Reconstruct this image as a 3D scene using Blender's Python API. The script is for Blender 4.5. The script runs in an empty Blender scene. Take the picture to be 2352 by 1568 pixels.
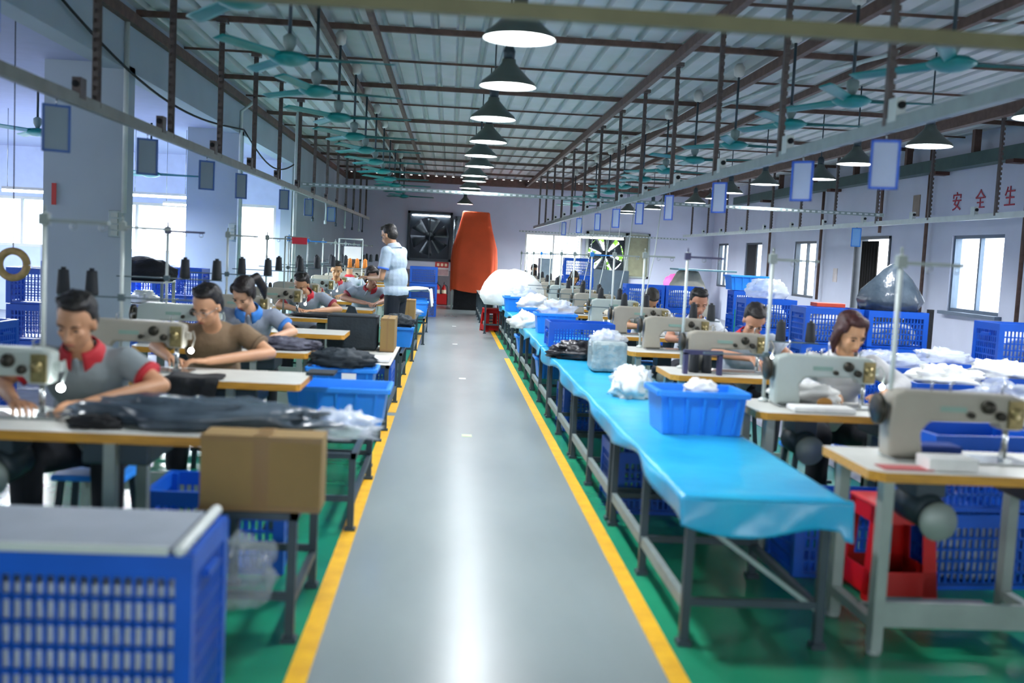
import bpy, math, random
from mathutils import Vector, Matrix, noise
PI = math.pi
random.seed(7)
SC = bpy.context.scene
COL = SC.collection
R = math.radians

# ------------------------------------------------------------------ camera
FPX, CX, CY, CAMH = 2400.0, 1176.0, 784.0, 1.5
cam_d = bpy.data.cameras.new('camera')
cam = bpy.data.objects.new('camera', cam_d); COL.objects.link(cam)
cam_d.sensor_width = 36.0
cam_d.lens = FPX * 36.0 / 2352.0
cam_d.clip_start = 0.05; cam_d.clip_end = 400
ROLL, YAW, PITCH = 0.050, math.atan(153.2 / FPX), math.atan(199.6 / FPX * math.cos(math.atan(153.2 / FPX)))
CR = Matrix.Rotation(-YAW, 3, 'Z') @ Matrix.Rotation(PI / 2 - PITCH, 3, 'X') @ Matrix.Rotation(ROLL, 3, 'Z')
cam.matrix_world = Matrix.Translation((0, 0, CAMH)) @ CR.to_4x4()
cam_d.dof.use_dof = True
cam_d.dof.focus_distance = 17.0
cam_d.dof.aperture_fstop = 1.6
SC.camera = cam

def ray(px, py):
    return CR @ Vector(((px - CX) / FPX, -(py - CY) / FPX, -1.0))
def atY(px, py, Y):
    d = ray(px, py); return Vector((0, 0, CAMH)) + d * (Y / d.y)
def atZ(px, py, z):
    d = ray(px, py); return Vector((0, 0, CAMH)) + d * ((z - CAMH) / d.z)
def atX(px, py, X):
    d = ray(px, py); return Vector((0, 0, CAMH)) + d * (X / d.x)

# ------------------------------------------------------------------ daylight, exposure
world = bpy.data.worlds.new('world'); SC.world = world; world.use_nodes = True
wn = world.node_tree
bgn = wn.nodes['Background']
sky = wn.nodes.new('ShaderNodeTexSky')
sky.sky_type = 'NISHITA'; sky.sun_disc = False; sky.sun_elevation = R(50); sky.sun_rotation = R(120)
sky.dust_density = 4.0; sky.air_density = 1.5
mixw = wn.nodes.new('ShaderNodeMixRGB'); mixw.inputs[0].default_value = 0.93
mixw.inputs[2].default_value = (0.86, 0.91, 1.0, 1)
wn.links.new(sky.outputs[0], mixw.inputs[1]); wn.links.new(mixw.outputs[0], bgn.inputs[0])
bgn.inputs[1].default_value = 3.0
SC.view_settings.view_transform = 'Standard'; SC.view_settings.look = 'None'
SC.view_settings.gamma = 1.0; SC.view_settings.use_curve_mapping = False
SC.view_settings.exposure = 1.08
SC.cycles.use_denoising = True
SC.cycles.max_bounces = 6; SC.cycles.diffuse_bounces = 4; SC.cycles.glossy_bounces = 2
SC.cycles.transmission_bounces = 4; SC.cycles.transparent_max_bounces = 12
SC.cycles.caustics_reflective = False; SC.cycles.caustics_refractive = False
SC.cycles.sample_clamp_indirect = 4.0

def area(name, loc, sx, sy, power, rot=(0, 0, 0), color=(1, 1, 1), parent=None):
    l = bpy.data.lights.new(name, 'AREA'); l.shape = 'RECTANGLE'; l.size = sx; l.size_y = sy
    l.energy = power; l.color = color
    o = bpy.data.objects.new(name, l); o.location = loc; o.rotation_euler = rot
    COL.objects.link(o); o.parent = parent
    return o

# ------------------------------------------------------------------ materials
def lin(h):
    h = h.lstrip('#'); v = [int(h[i:i + 2], 16) / 255 for i in (0, 2, 4)]
    return tuple((c / 12.92 if c <= .04045 else ((c + .055) / 1.055) ** 2.4) for c in v) + (1,)
MATS = {}
def mat(name, col='888888', rough=.5, metal=0, var=.12, scale=6, bump=0, bscale=40, alpha=1, emit=0, spec=.5, col2=None, trans=0, stretch=None):
    if name in MATS: return MATS[name]
    m = bpy.data.materials.new(name); m.use_nodes = True; MATS[name] = m
    n, l = m.node_tree.nodes, m.node_tree.links
    b = n['Principled BSDF']
    c = lin(col)
    b.inputs['Roughness'].default_value = rough; b.inputs['Metallic'].default_value = metal
    b.inputs['Alpha'].default_value = alpha; b.inputs['Specular IOR Level'].default_value = spec
    b.inputs['Transmission Weight'].default_value = trans
    b.inputs['Base Color'].default_value = c
    m.diffuse_color = c
    if emit:
        b.inputs['Emission Color'].default_value = c; b.inputs['Emission Strength'].default_value = emit
        return m
    if var or bump:
        tc = n.new('ShaderNodeTexCoord'); mp = n.new('ShaderNodeMapping')
        l.new(tc.outputs['Object'], mp.inputs[0])
        if stretch: mp.inputs['Scale'].default_value = stretch
        nt = n.new('ShaderNodeTexNoise'); nt.inputs['Scale'].default_value = scale; nt.inputs['Detail'].default_value = 5
        l.new(mp.outputs[0], nt.inputs['Vector'])
        rp = n.new('ShaderNodeValToRGB')
        c2 = lin(col2) if col2 else tuple(x * (1 - var) for x in c[:3]) + (1,)
        c1 = c if col2 else tuple(min(1, x * (1 + var)) for x in c[:3]) + (1,)
        rp.color_ramp.elements[0].position = .35; rp.color_ramp.elements[0].color = c1
        rp.color_ramp.elements[1].position = .68; rp.color_ramp.elements[1].color = c2
        l.new(nt.outputs[0], rp.inputs[0]); l.new(rp.outputs[0], b.inputs['Base Color'])
        if bump:
            n2 = n.new('ShaderNodeTexNoise'); n2.inputs['Scale'].default_value = bscale
            l.new(mp.outputs[0], n2.inputs['Vector'])
            bm_ = n.new('ShaderNodeBump'); bm_.inputs['Strength'].default_value = bump; bm_.inputs['Distance'].default_value = .02
            l.new(n2.outputs[0], bm_.inputs['Height']); l.new(bm_.outputs[0], b.inputs['Normal'])
    return m

M_GREEN = lambda: mat('green_floor_paint', '1f9068', .25, var=.2, scale=1.4, bump=.08, bscale=8, col2='187658')
M_AISLE = lambda: mat('grey_aisle_paint', '8c9798', .24, var=.1, scale=1.1, bump=.05, bscale=3, col2='7f8b8d', stretch=(1, .35, 1), spec=.32)
M_YEL = lambda: mat('yellow_line_paint', 'eeba1c', .35, scale=9, var=.1, bump=.05, col2='d9a21a')
M_WALL = lambda: mat('bluish_white_wall', 'c6ccdc', .7, var=.04, scale=1.5, bump=.03)
M_WALLL = lambda: mat('grey_plaster', 'a2b0ba', .75, var=.05, scale=1.2, bump=.03)
M_ROOF = lambda: mat('galvanised_roof_sheet', 'b7bfbb', .5, .1, var=.08, scale=2.2, bump=.03, col2='c4c6c8')
M_STEEL = lambda: mat('rusty_brown_steel', '604b42', .6, .2, var=.25, scale=12)
M_POST = lambda: mat('slotted_angle_steel', '5b5350', .5, .4, var=.2, scale=14)
M_RAIL = lambda: mat('grey_metal_rail', '8a9a98', .4, .4, var=.1, scale=10)
M_WRAIL = lambda: mat('white_painted_rail', 'c6d0cc', .4, .1, var=.06)
M_TEAL = lambda: mat('teal_fan_enamel', '008080', .35, .1, var=.08, scale=10)
M_TEALD = lambda: mat('dark_teal_enamel', '0a8a80', .35, .1, var=.1)
M_LSH = lambda: mat('dark_lamp_enamel', '5a655f', .4, .3, var=.1)
M_LIN = lambda: mat('white_lamp_lining', 'f2f4f0', .4, var=.02)
M_GLOW = lambda: mat('lamp_glow', 'f4fbff', emit=5)
M_TUBE = lambda: mat('fluorescent_glow', 'f2fbff', emit=14)
M_LED = lambda: mat('sewing_lamp_glow', 'f6fbff', emit=30)
M_BLUE = lambda: mat('blue_basket_plastic', '0c55bf', .38, var=.08, scale=5)
M_BLUE2 = lambda: mat('blue_bin_plastic', '2a8cee', .35, var=.06, scale=5)
M_CLOTH = lambda: mat('cyan_tarpaulin', '2fb2dc', .28, var=.12, scale=3, bump=.2, bscale=10, col2='1f9fd2')
M_WHITE = lambda: mat('white_laminate', 'cfd0c8', .4, var=.05)
M_EDGE = lambda: mat('yellow_wood_edge', 'c08a2c', .5, var=.18, scale=8, stretch=(1, 8, 8))
M_LEG = lambda: mat('dark_painted_steel', '33424a', .45, .3, var=.12)
M_FRAME = lambda: mat('pale_grey_frame_steel', '8d9893', .45, .2, var=.1)
M_MACH = lambda: mat('cream_machine_enamel', '9c988b', .42, .05, var=.06)
M_MACHW = lambda: mat('white_machine_enamel', 'aab5af', .42, .05, var=.05)
M_DARK = lambda: mat('dark_machine_part', '2c2a22', .4, .5, var=.3, scale=30)
M_BRASS = lambda: mat('brassy_machine_part', '8b7f57', .35, .7, var=.3, scale=40)
M_CHR = lambda: mat('chrome', 'b9bdbd', .2, .9, var=.05)
M_THR = lambda: mat('black_thread', '10181f', .6, var=.3, scale=60, bump=.3, bscale=200, stretch=(.2, .2, 3))
M_ORT = lambda: mat('orange_thread', 'e0842a', .6, var=.15, scale=60)
M_CARD = lambda: mat('brown_cardboard', '8f7547', .8, var=.08, scale=4, bump=.05)
M_TAPE = lambda: mat('brown_packing_tape', '86683c', .35, var=.05)
M_BLACK = lambda: mat('black_fabric', '101317', .8, var=.3, scale=10, bump=.3)
M_NAVY = lambda: mat('dark_slate_fabric', '1c2830', .75, var=.2, scale=8, bump=.2)
M_BAG = lambda: mat('clear_plastic_film', 'e8f1fb', .15, var=.05, alpha=.42, bump=.6, bscale=12)
M_BAGW = lambda: mat('white_plastic_sack', 'e9ece8', .5, var=.05, bump=.35, bscale=9)
M_BAGD = lambda: mat('dark_grey_plastic_film', '3d4a56', .22, var=.2, bump=.6, bscale=10, col2='56636e')
M_RED = lambda: mat('red_plastic', 'b30d0d', .35, var=.08)
M_ORANGE = lambda: mat('orange_cover_cloth', 'ee5a2a', .65, var=.08, scale=2, bump=.2, bscale=5)
M_FRM = lambda: mat('dark_window_frame', '3b434b', .4, .4, var=.1)
M_ALU = lambda: mat('grey_window_frame', '5f6f80', .4, .3, var=.08)
M_SKIN = lambda: mat('skin', 'b98a68', .5, var=.06, scale=8)
M_SKINL = lambda: mat('light_skin', 'd2a584', .5, var=.05, scale=8)
M_HAIR = lambda: mat('black_hair', '14110f', .45, var=.3, scale=30, bump=.4, bscale=60, stretch=(1, 1, .3))
M_GLASS = lambda: glassmat()
def glassmat():
    if 'window_glass' in MATS: return MATS['window_glass']
    m = bpy.data.materials.new('window_glass'); m.use_nodes = True; MATS['window_glass'] = m
    n, l = m.node_tree.nodes, m.node_tree.links
    for x in list(n): n.remove(x)
    o = n.new('ShaderNodeOutputMaterial'); t = n.new('ShaderNodeBsdfTransparent'); g = n.new('ShaderNodeBsdfGlossy')
    t.inputs[0].default_value = (.93, .97, 1, 1); g.inputs['Roughness'].default_value = .05
    nz = n.new('ShaderNodeTexNoise'); nz.inputs['Scale'].default_value = 2
    mm = n.new('ShaderNodeMath'); mm.operation = 'MULTIPLY'; mm.inputs[1].default_value = .12
    l.new(nz.outputs[0], mm.inputs[0])
    x = n.new('ShaderNodeMixShader'); l.new(mm.outputs[0], x.inputs[0]); l.new(t.outputs[0], x.inputs[1]); l.new(g.outputs[0], x.inputs[2])
    l.new(x.outputs[0], o.inputs[0])
    return m

# ------------------------------------------------------------------ mesh builder
class MB:
    def __init__(s): s.v = []; s.f = []; s.mi = []; s.sm = []
    def add(s, vs, fs, mi=0, smooth=False):
        b = len(s.v); s.v += [tuple(x) for x in vs]
        for f in fs: s.f.append([b + i for i in f]); s.mi.append(mi); s.sm.append(smooth)
        return s
    def box(s, c, d, mi=0, rz=0, rx=0, ry=0, taper=1):
        m = Matrix.Rotation(rz, 3, 'Z') @ Matrix.Rotation(ry, 3, 'Y') @ Matrix.Rotation(rx, 3, 'X')
        c = Vector(c); vs = []
        for k in (-1, 1):
            t = taper if k < 0 else 1
            for a, b in ((-1, -1), (1, -1), (1, 1), (-1, 1)):
                vs.append(c + m @ Vector((a * d[0] / 2 * t, b * d[1] / 2 * t, k * d[2] / 2)))
        return s.add(vs, [(3, 2, 1, 0), (4, 5, 6, 7), (0, 1, 5, 4), (1, 2, 6, 5), (2, 3, 7, 6), (3, 0, 4, 7)], mi)
    def bb(s, x0, x1, y0, y1, z0, z1, mi=0):
        return s.box(((x0 + x1) / 2, (y0 + y1) / 2, (z0 + z1) / 2), (x1 - x0, y1 - y0, z1 - z0), mi)
    def bar(s, p, q, w, h=None, mi=0):
        h = h or w; p = Vector(p); q = Vector(q); d = q - p; L = d.length
        if L < 1e-6: return s
        z = d / L; up = Vector((0, 0, 1)) if abs(z.z) < .95 else Vector((0, 1, 0))
        x = up.cross(z).normalized(); y = z.cross(x)
        vs = [p + x * a * w / 2 + y * b * h / 2 for a, b in ((-1, -1), (1, -1), (1, 1), (-1, 1))]
        vs += [v + d for v in vs]
        return s.add(vs, [(3, 2, 1, 0), (4, 5, 6, 7), (0, 1, 5, 4), (1, 2, 6, 5), (2, 3, 7, 6), (3, 0, 4, 7)], mi)
    def tube(s, pts, rad, n=8, mi=0, caps=True, round_=False):
        pts = [Vector(p) for p in pts]; rs = rad if isinstance(rad, (list, tuple)) else [rad] * len(pts)
        if round_:
            d0 = (pts[1] - pts[0]).normalized(); d1 = (pts[-1] - pts[-2]).normalized()
            A = [(pts[0] - d0 * rs[0] * c, rs[0] * math.sin(math.acos(c))) for c in (.98, .8, .45)]
            B = [(pts[-1] + d1 * rs[-1] * c, rs[-1] * math.sin(math.acos(c))) for c in (.45, .8, .98)]
            rs = [a[1] for a in A] + list(rs) + [b[1] for b in B]; pts = [a[0] for a in A] + pts + [b[0] for b in B]
        prev = None; vs = []; fs = []
        for i, p in enumerate(pts):
            t = (pts[min(i + 1, len(pts) - 1)] - pts[max(i - 1, 0)])
            t = t.normalized() if t.length > 1e-9 else Vector((0, 0, 1))
            if prev is None:
                u = Vector((0, 0, 1)) if abs(t.z) < .9 else Vector((1, 0, 0)); x = u.cross(t).normalized()
            else: x = (prev - t * prev.dot(t)).normalized()
            prev = x; y = t.cross(x)
            for k in range(n):
                a = 2 * PI * k / n; vs.append(p + (x * math.cos(a) + y * math.sin(a)) * rs[i])
        for i in range(len(pts) - 1):
            for k in range(n):
                a = i * n + k; b = i * n + (k + 1) % n; fs.append((a, b, b + n, a + n))
        if caps: fs.append(tuple(range(n))[::-1]); fs.append(tuple(range((len(pts) - 1) * n, len(pts) * n)))
        return s.add(vs, fs, mi, True)
    def lathe(s, prof, c=(0, 0, 0), n=20, mi=0, M=None, smooth=True, sy=1, cap=True):
        vs = []; fs = []; c = Vector(c)
        for r, z in prof:
            for k in range(n):
                a = 2 * PI * k / n; v = Vector((r * math.cos(a), r * math.sin(a) * sy, z))
                vs.append(c + (M @ v if M else v))
        for i in range(len(prof) - 1):
            for k in range(n):
                a = i * n + k; b = i * n + (k + 1) % n; fs.append((a, b, b + n, a + n))
        if cap and prof[0][0] > 1e-6: fs.append(tuple(range(n))[::-1])
        if cap and prof[-1][0] > 1e-6: fs.append(tuple(range((len(prof) - 1) * n, len(prof) * n)))
        return s.add(vs, fs, mi, smooth)
    def ell(s, c, r, M=None, n=16, m=10, mi=0):
        c = Vector(c); vs = []; fs = []
        for i in range(m + 1):
            t = PI * i / m
            for k in range(n):
                a = 2 * PI * k / n
                v = Vector((r[0] * math.sin(t) * math.cos(a), r[1] * math.sin(t) * math.sin(a), -r[2] * math.cos(t)))
                vs.append(c + (M @ v if M else v))
        for i in range(m):
            for k in range(n):
                a = i * n + k; b = i * n + (k + 1) % n; fs.append((a, b, b + n, a + n))
        return s.add(vs, fs, mi, True)
    def poly(s, pts, d, mi=0):
        "pts polygon (3d) extruded by vector d"
        pts = [Vector(p) for p in pts]; d = Vector(d); n = len(pts)
        vs = pts + [p + d for p in pts]
        fs = [tuple(range(n))[::-1], tuple(range(n, 2 * n))] + [(i, (i + 1) % n, (i + 1) % n + n, i + n) for i in range(n)]
        return s.add(vs, fs, mi)
    def grid(s, fn, nu, nv, mi=0, thick=0):
        vs = [fn(i / nu, j / nv) for j in range(nv + 1) for i in range(nu + 1)]
        fs = [(j * (nu + 1) + i, j * (nu + 1) + i + 1, (j + 1) * (nu + 1) + i + 1, (j + 1) * (nu + 1) + i) for j in range(nv) for i in range(nu)]
        return s.add(vs, fs, mi, True)
    def mesh(s, name, mats):
        me = bpy.data.meshes.new(name); me.from_pydata(s.v, [], s.f)
        for m in (mats if isinstance(mats, (list, tuple)) else [mats]): me.materials.append(m)
        me.polygons.foreach_set('material_index', s.mi); me.polygons.foreach_set('use_smooth', s.sm)
        me.update(); return me
    def build(s, name, mats, parent=None, bevel=0, solid=0, weld=False):
        o = bpy.data.objects.new(name, s.mesh(name, mats)); COL.objects.link(o); o.parent = parent
        if weld:
            w = o.modifiers.new('w', 'WELD'); w.merge_threshold = .0005
        if solid:
            q = o.modifiers.new('s', 'SOLIDIFY'); q.thickness = solid
        if bevel:
            b = o.modifiers.new('b', 'BEVEL'); b.width = bevel; b.segments = 2; b.limit_method = 'ANGLE'
        return o

def tag(o, label=None, cat=None, group=None, kind=None):
    if label: o['label'] = label
    if cat: o['category'] = cat
    if group: o['group'] = group
    if kind: o['kind'] = kind
    return o
def thing(name, label, cat, loc=(0, 0, 0), rz=0, group=None):
    o = bpy.data.objects.new(name, None); COL.objects.link(o); o.empty_display_size = .1
    o.location = loc; o.rotation_euler = (0, 0, rz)
    return tag(o, label, cat, group)
def struct(name, mb, m, **k): return tag(mb.build(name, m, **k), kind='structure')
def copy_tree(o, parent=None):
    c = o.copy(); COL.objects.link(c); c.parent = parent
    for ch in list(o.children): copy_tree(ch, c)
    return c
def dup(proto, used, loc, rz, label, group=None):
    "first use places the prototype itself, later uses copy it"
    o = proto if not used else copy_tree(proto)
    o.location = loc; o.rotation_euler = (0, 0, rz); o['label'] = label
    if group: o['group'] = group
    return o
ORD = ['nearest', 'second', 'third', 'fourth', 'fifth', 'sixth', 'seventh', 'eighth', 'ninth', 'tenth', 'eleventh', 'twelfth', 'thirteenth', 'fourteenth', 'fifteenth', 'sixteenth', 'seventeenth', 'eighteenth']

def blob(c, r, seed=0, amp=.25, freq=2.2, n=36, m=22, flat=True, ridge=False, M=None):
    "crumpled closed heap: noise-displaced ellipsoid with a flattened underside"
    mb = MB(); c = Vector(c); vs = []; fs = []
    for i in range(m + 1):
        t = PI * i / m
        for k in range(n):
            a = 2 * PI * k / n; d = Vector((math.sin(t) * math.cos(a), math.sin(t) * math.sin(a), -math.cos(t)))
            q = d * freq + Vector((seed * 7.3, seed * 1.7, seed * 3.1))
            w = noise.fractal(q, .7, 2.1, 4) if not ridge else (1 - 2 * abs(noise.noise(q))) * .6 + noise.noise(q * 2.3) * .5
            k_ = 1 + amp * w
            v = Vector((d.x * r[0] * k_, d.y * r[1] * k_, d.z * r[2] * k_))
            if flat: v.z = max(v.z, -r[2] * .5)
            vs.append(c + (M @ v if M else v) + Vector((0, 0, r[2] * .5 if flat else 0)))
    for i in range(m):
        for k in range(n):
            a = i * n + k; b = i * n + (k + 1) % n; fs.append((a, b, b + n, a + n))
    return mb.add(vs, fs, 0, True)
# ================================================================== SETTING
XL, XR, YB, ZR = -3.0, 7.6, 30.0, 3.6
struct('floor', MB().bb(-9.8, 7.8, -3, 30.2, -.1, 0), M_GREEN())
struct('floor_side_hall_slab', MB().bb(-9.6, XL - .2, -3, 20.1, 0, .003), mat('grey_bounce_slab', '8a8f98', .5, var=.1))  # grey slab added to cut green bounce onto the side hall ceiling
struct('floor_right_added_slab', MB().bb(3.0, XR, -3, 30, 0, .003).bb(.93, 3.0, 25.5, 30, 0, .003).bb(XL, -.5, 25.5, 30, 0, .003), mat('grey_bounce_slab'))  # unseen grey slabs added to cut green bounce on right and back walls
struct('floor_aisle', MB().bb(-.50, .93, -3, 29.6, 0, .003), M_AISLE())
lm = MB()
for y0, y1 in ((-3, 9.35), (9.55, 29.0)): lm.bb(-.50, -.425, y0, y1, .003, .006)
struct('floor_line', lm, M_YEL())
lm = MB()
for y0, y1 in ((-3, 15.0), (16.4, 27.5)): lm.bb(.855, .93, y0, y1, .003, .006)
struct('floor_line', lm, M_YEL())
# aisle markers glued on the floor
for i, (px, py, m_) in enumerate([(1072, 1000, ('marker_green', 'a9c98a')), (1062, 869, ('marker_pale', 'c9d2cf')), (1045, 790, ('marker_pale', 'c9d2cf')), (1043, 749, ('marker_pale', 'c9d2cf'))]):
    p = atZ(px, py, .004)
    o = MB().bb(p.x - .04, p.x + .04, p.y - .05, p.y + .05, .003, .005).build('floor_sticker', mat(m_[0], m_[1], .4))
    tag(o, ['small green rectangular sticker on the grey aisle floor', 'pale sticker on the aisle floor just beyond the green one', 'pale sticker second beyond the green one on the aisle', 'pale aisle sticker farthest from the green one'][i], 'sticker', 'stickers on the aisle floor')

# corrugated roof: trapezoid ribs running down the hall
def corr(mb, x0, x1, y0, y1, z, pitch=.24, h=.05, nseg=1):
    prof = []; x = x0
    while x < x1:
        prof += [(x, z), (x + pitch - .09, z), (x + pitch - .065, z + h), (x + pitch - .025, z + h)]
        x += pitch
    prof.append((x, z)); vs = []; fs = []
    for y in (y0, y1): vs += [(a, y, b) for a, b in prof]
    n = len(prof)
    for i in range(n - 1): fs.append((i, i + 1, i + 1 + n, i + n))
    mb.add(vs, fs)
cm = MB(); corr(cm, XL - .3, XR + .4, -3.2, 30.3, ZR)
struct('ceiling', cm, M_ROOF(), solid=.004)
st = MB()
k = 0; y = 6.65
while y < 29.6:
    heavy = k % 2 == 0
    w = .045 if heavy else .022
    st.bb(XL, XR, y - w / 2, y + w / 2, ZR - (.065 if heavy else .035), ZR - .012); y += 1.745; k += 1
struct('trim_1', st, M_STEEL())
st = MB()
for x, w, d in ((-2.98, .09, .13), (-.76, .045, .09), (-1.22, .06, .1), (2.1, .06, .12), (3.1, .06, .12), (3.95, .05, .1), (6.35, .1, .16)):
    st.bb(x - w / 2, x + w / 2, 2.0, 30, ZR - d - .06, ZR - .085)
st.bb(XL, XR, 29.7, 29.95, ZR - .2, ZR - .02)
struct('trim_2', st, M_STEEL())
st = MB(); st.tube([(-1.28, 4, 3.44), (-1.28, 14, 3.44), (-1.27, 29.8, 3.44)], .018)
st.tube([(4.6, 4, 3.5), (4.2, 8, 3.46), (3.6, 11, 3.5), (2.9, 16, 3.45), (2.5, 22, 3.46)], .02)
struct('trim_3', st, mat('pale_conduit', 'b9c3c0', .4))

# walls
def wall_holes(mb, axis, c0, c1, u0, u1, z0, z1, holes):
    "wall slab c0..c1 thick along axis, u0..u1 long, with rectangular holes (ua,ub,za,zb) sorted by ua"
    def B(a, b, p, q):
        if b - a < 1e-4 or q - p < 1e-4: return
        if axis == 'x': mb.bb(c0, c1, a, b, p, q)
        else: mb.bb(a, b, c0, c1, p, q)
    u = u0
    for a, b, p, q in sorted(holes):
        B(u, a, z0, z1); B(a, b, z0, p); B(a, b, q, z1); u = b
    B(u, u1, z0, z1)
RW = [(14.0, 15.5, .98, 2.12), (17.7, 19.3, .0, 2.15), (21.4, 22.8, .9, 2.1), (25.2, 26.6, .9, 2.1), (28.3, 29.4, .9, 2.1)]
w = MB(); wall_holes(w, 'x', XR, XR + .2, -3, 30.2, 0, ZR, RW + [(8.5, 9.9, .98, 2.12), (3, 4.4, .98, 2.12)])
struct('wall_right', w, M_WALL())
BW = [(-1.22, .05, 1.2, 2.6), (3.9, 5.75, 1.0, 2.28)]
w = MB(); wall_holes(w, 'y', YB, YB + .2, XL - .2, XR + .2, 0, ZR, BW + [(2.15, 3.8, .75, 2.15)])  # last hole holds the added glare opening
struct('wall_back', w, M_WALL())
w = MB(); w.bb(XL - .2, XL, -3, 20, 3.0, ZR); w.bb(XL - .2, XL, -3, 2.5, 0, 3.0); w.bb(XL - .2, XL, 20, 30, 0, ZR)
struct('wall_left', w, M_WALLL())
for i, y in enumerate((4.7, 9.85, 15.05)):
    w = MB().bb(XL - .72, XL, y, y + .28, 0, 3.05)
    struct('pillar', w, M_WALLL())
# side hall beyond the pillars
w = MB(); wall_holes(w, 'y', 20.1, 20.3, -9.8, XL - .2, 0, 3.2, [(-8.9, -7.1, 1.2, 2.13), (-6.9, -4.9, 1.2, 2.13), (-4.75, -3.3, 1.2, 2.2)])
struct('wall_side_hall', w, mat('pale_blue_wall', 'c3d0ea', .7, var=.04))
w = MB(); wall_holes(w, 'x', -9.8, -9.6, -3, 20.3, 0, 3.2, [(1, 4, 1, 2.6), (6, 9, 1, 2.6), (11, 14, 1, 2.6), (16, 19, 1, 2.6)])  # openings added in this unseen wall to let daylight in
struct('wall_side_hall_left', w, M_WALL())
w = MB(); wall_holes(w, 'y', -3.2, -3, -9.8, XR + .2, 0, 3.6, [(-8, -5, 1, 2.6), (-1.2, 1.6, .0, 2.4), (3.6, 6.4, 1, 2.4)])  # wall behind the camera, added with openings to shape the frontal daylight
struct('wall_front_added', w, M_WALL())
struct('ground_outside', MB().bb(-25, 25, 30.2, 45, -.2, -.1), mat('outside_ground', '9a9c90', .9))
struct('ceiling_side_hall', MB().bb(-9.8, XL - .2, -3.2, 20.3, 3.05, 3.2), mat('lilac_ceiling', 'a9b1d0', .8, var=.03))
# bands: darker lower wall paint
struct('baseboard_left', MB().bb(XL, XL + .012, 20, 30, 0, 1.15), mat('grey_dado_paint', '7d8893', .6, var=.05))
struct('baseboard_back', MB().bb(XL, .2, YB - .012, YB, 0, .95), mat('brown_grey_dado', '6d6a70', .6, var=.05))

def window(name, axis, c, u0, u1, z0, z1, fm, mull=1, fw=.05, sash=None):
    root = thing(name, None, None); root['kind'] = 'structure'
    f = MB()
    def B(a, b, p, q, t=.05, mi=0):
        if axis == 'x': f.bb(c - t, c + t, a, b, p, q, mi)
        else: f.bb(a, b, c - t, c + t, p, q, mi)
    B(u0, u1, z0, z0 + fw); B(u0, u1, z1 - fw, z1); B(u0, u0 + fw, z0 + fw, z1 - fw); B(u1 - fw, u1, z0 + fw, z1 - fw)
    for i in range(mull):
        u = u0 + (u1 - u0) * (i + 1) / (mull + 1); B(u - .022, u + .022, z0 + fw, z1 - fw, .03)
    f.build('window_frame', fm, root)
    g = MB()
    if axis == 'x': g.bb(c - .004, c + .004, u0 + fw, u1 - fw, z0 + fw, z1 - fw)
    else: g.bb(u0 + fw, u1 - fw, c - .004, c + .004, z0 + fw, z1 - fw)
    g.build('window_pane', M_GLASS(), root)
    return root
window('window_1', 'x', XR + .08, 14.0, 15.5, .98, 2.12, M_ALU())
o = MB().bb(XR - .1, XR + .02, 13.9, 15.6, .93, .98).build('window_sill', M_ALU(), bpy.data.objects['window_1'])
window('window_2', 'x', XR + .08, 21.4, 22.8, .9, 2.1, M_FRM())
window('window_3', 'x', XR + .08, 25.2, 26.6, .9, 2.1, M_FRM())
window('window_4', 'x', XR + .08, 28.3, 29.4, .9, 2.1, M_FRM())
window('window_5', 'y', 20.2, -8.9, -7.1, 1.2, 2.13, M_WHITE(), 1)
window('window_6', 'y', 20.2, -6.9, -4.9, 1.2, 2.13, M_WHITE(), 1)
window('window_7', 'y', 20.2, -4.75, -3.3, 1.2, 2.2, M_WHITE(), 1)
window('window_for_glare', 'y', YB + .1, 2.15, 3.8, .75, 2.15, M_WHITE(), 1)  # opening added to stand for the white glare on the back wall
# dark blind behind window_3 and dark hanging curtain in the doorway
tag(MB().bb(XR + .02, XR + .05, 25.75, 26.5, .95, 2.05).build('window_blind', M_BLACK()), 'black blind covering part of a narrow right wall window', 'blind')
d = MB()
for a, b in ((17.7, 17.76), (19.24, 19.3)): d.bb(XR - .02, XR + .22, a, b, 0, 2.15)
d.bb(XR - .02, XR + .22, 17.7, 19.3, 2.1, 2.15)
struct('door_1', d, M_FRM())
cu = MB()
def cf(u, v): return (XR + .07 + .03 * math.sin(u * 40), 18.42 + u * .72, .02 + v * 2.05)
cu.grid(cf, 60, 4)
tag(cu.build('door_curtain', mat('black_curtain', '17140f', .8), solid=.006), 'black strip curtain hanging in the right wall doorway', 'curtain')

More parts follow.
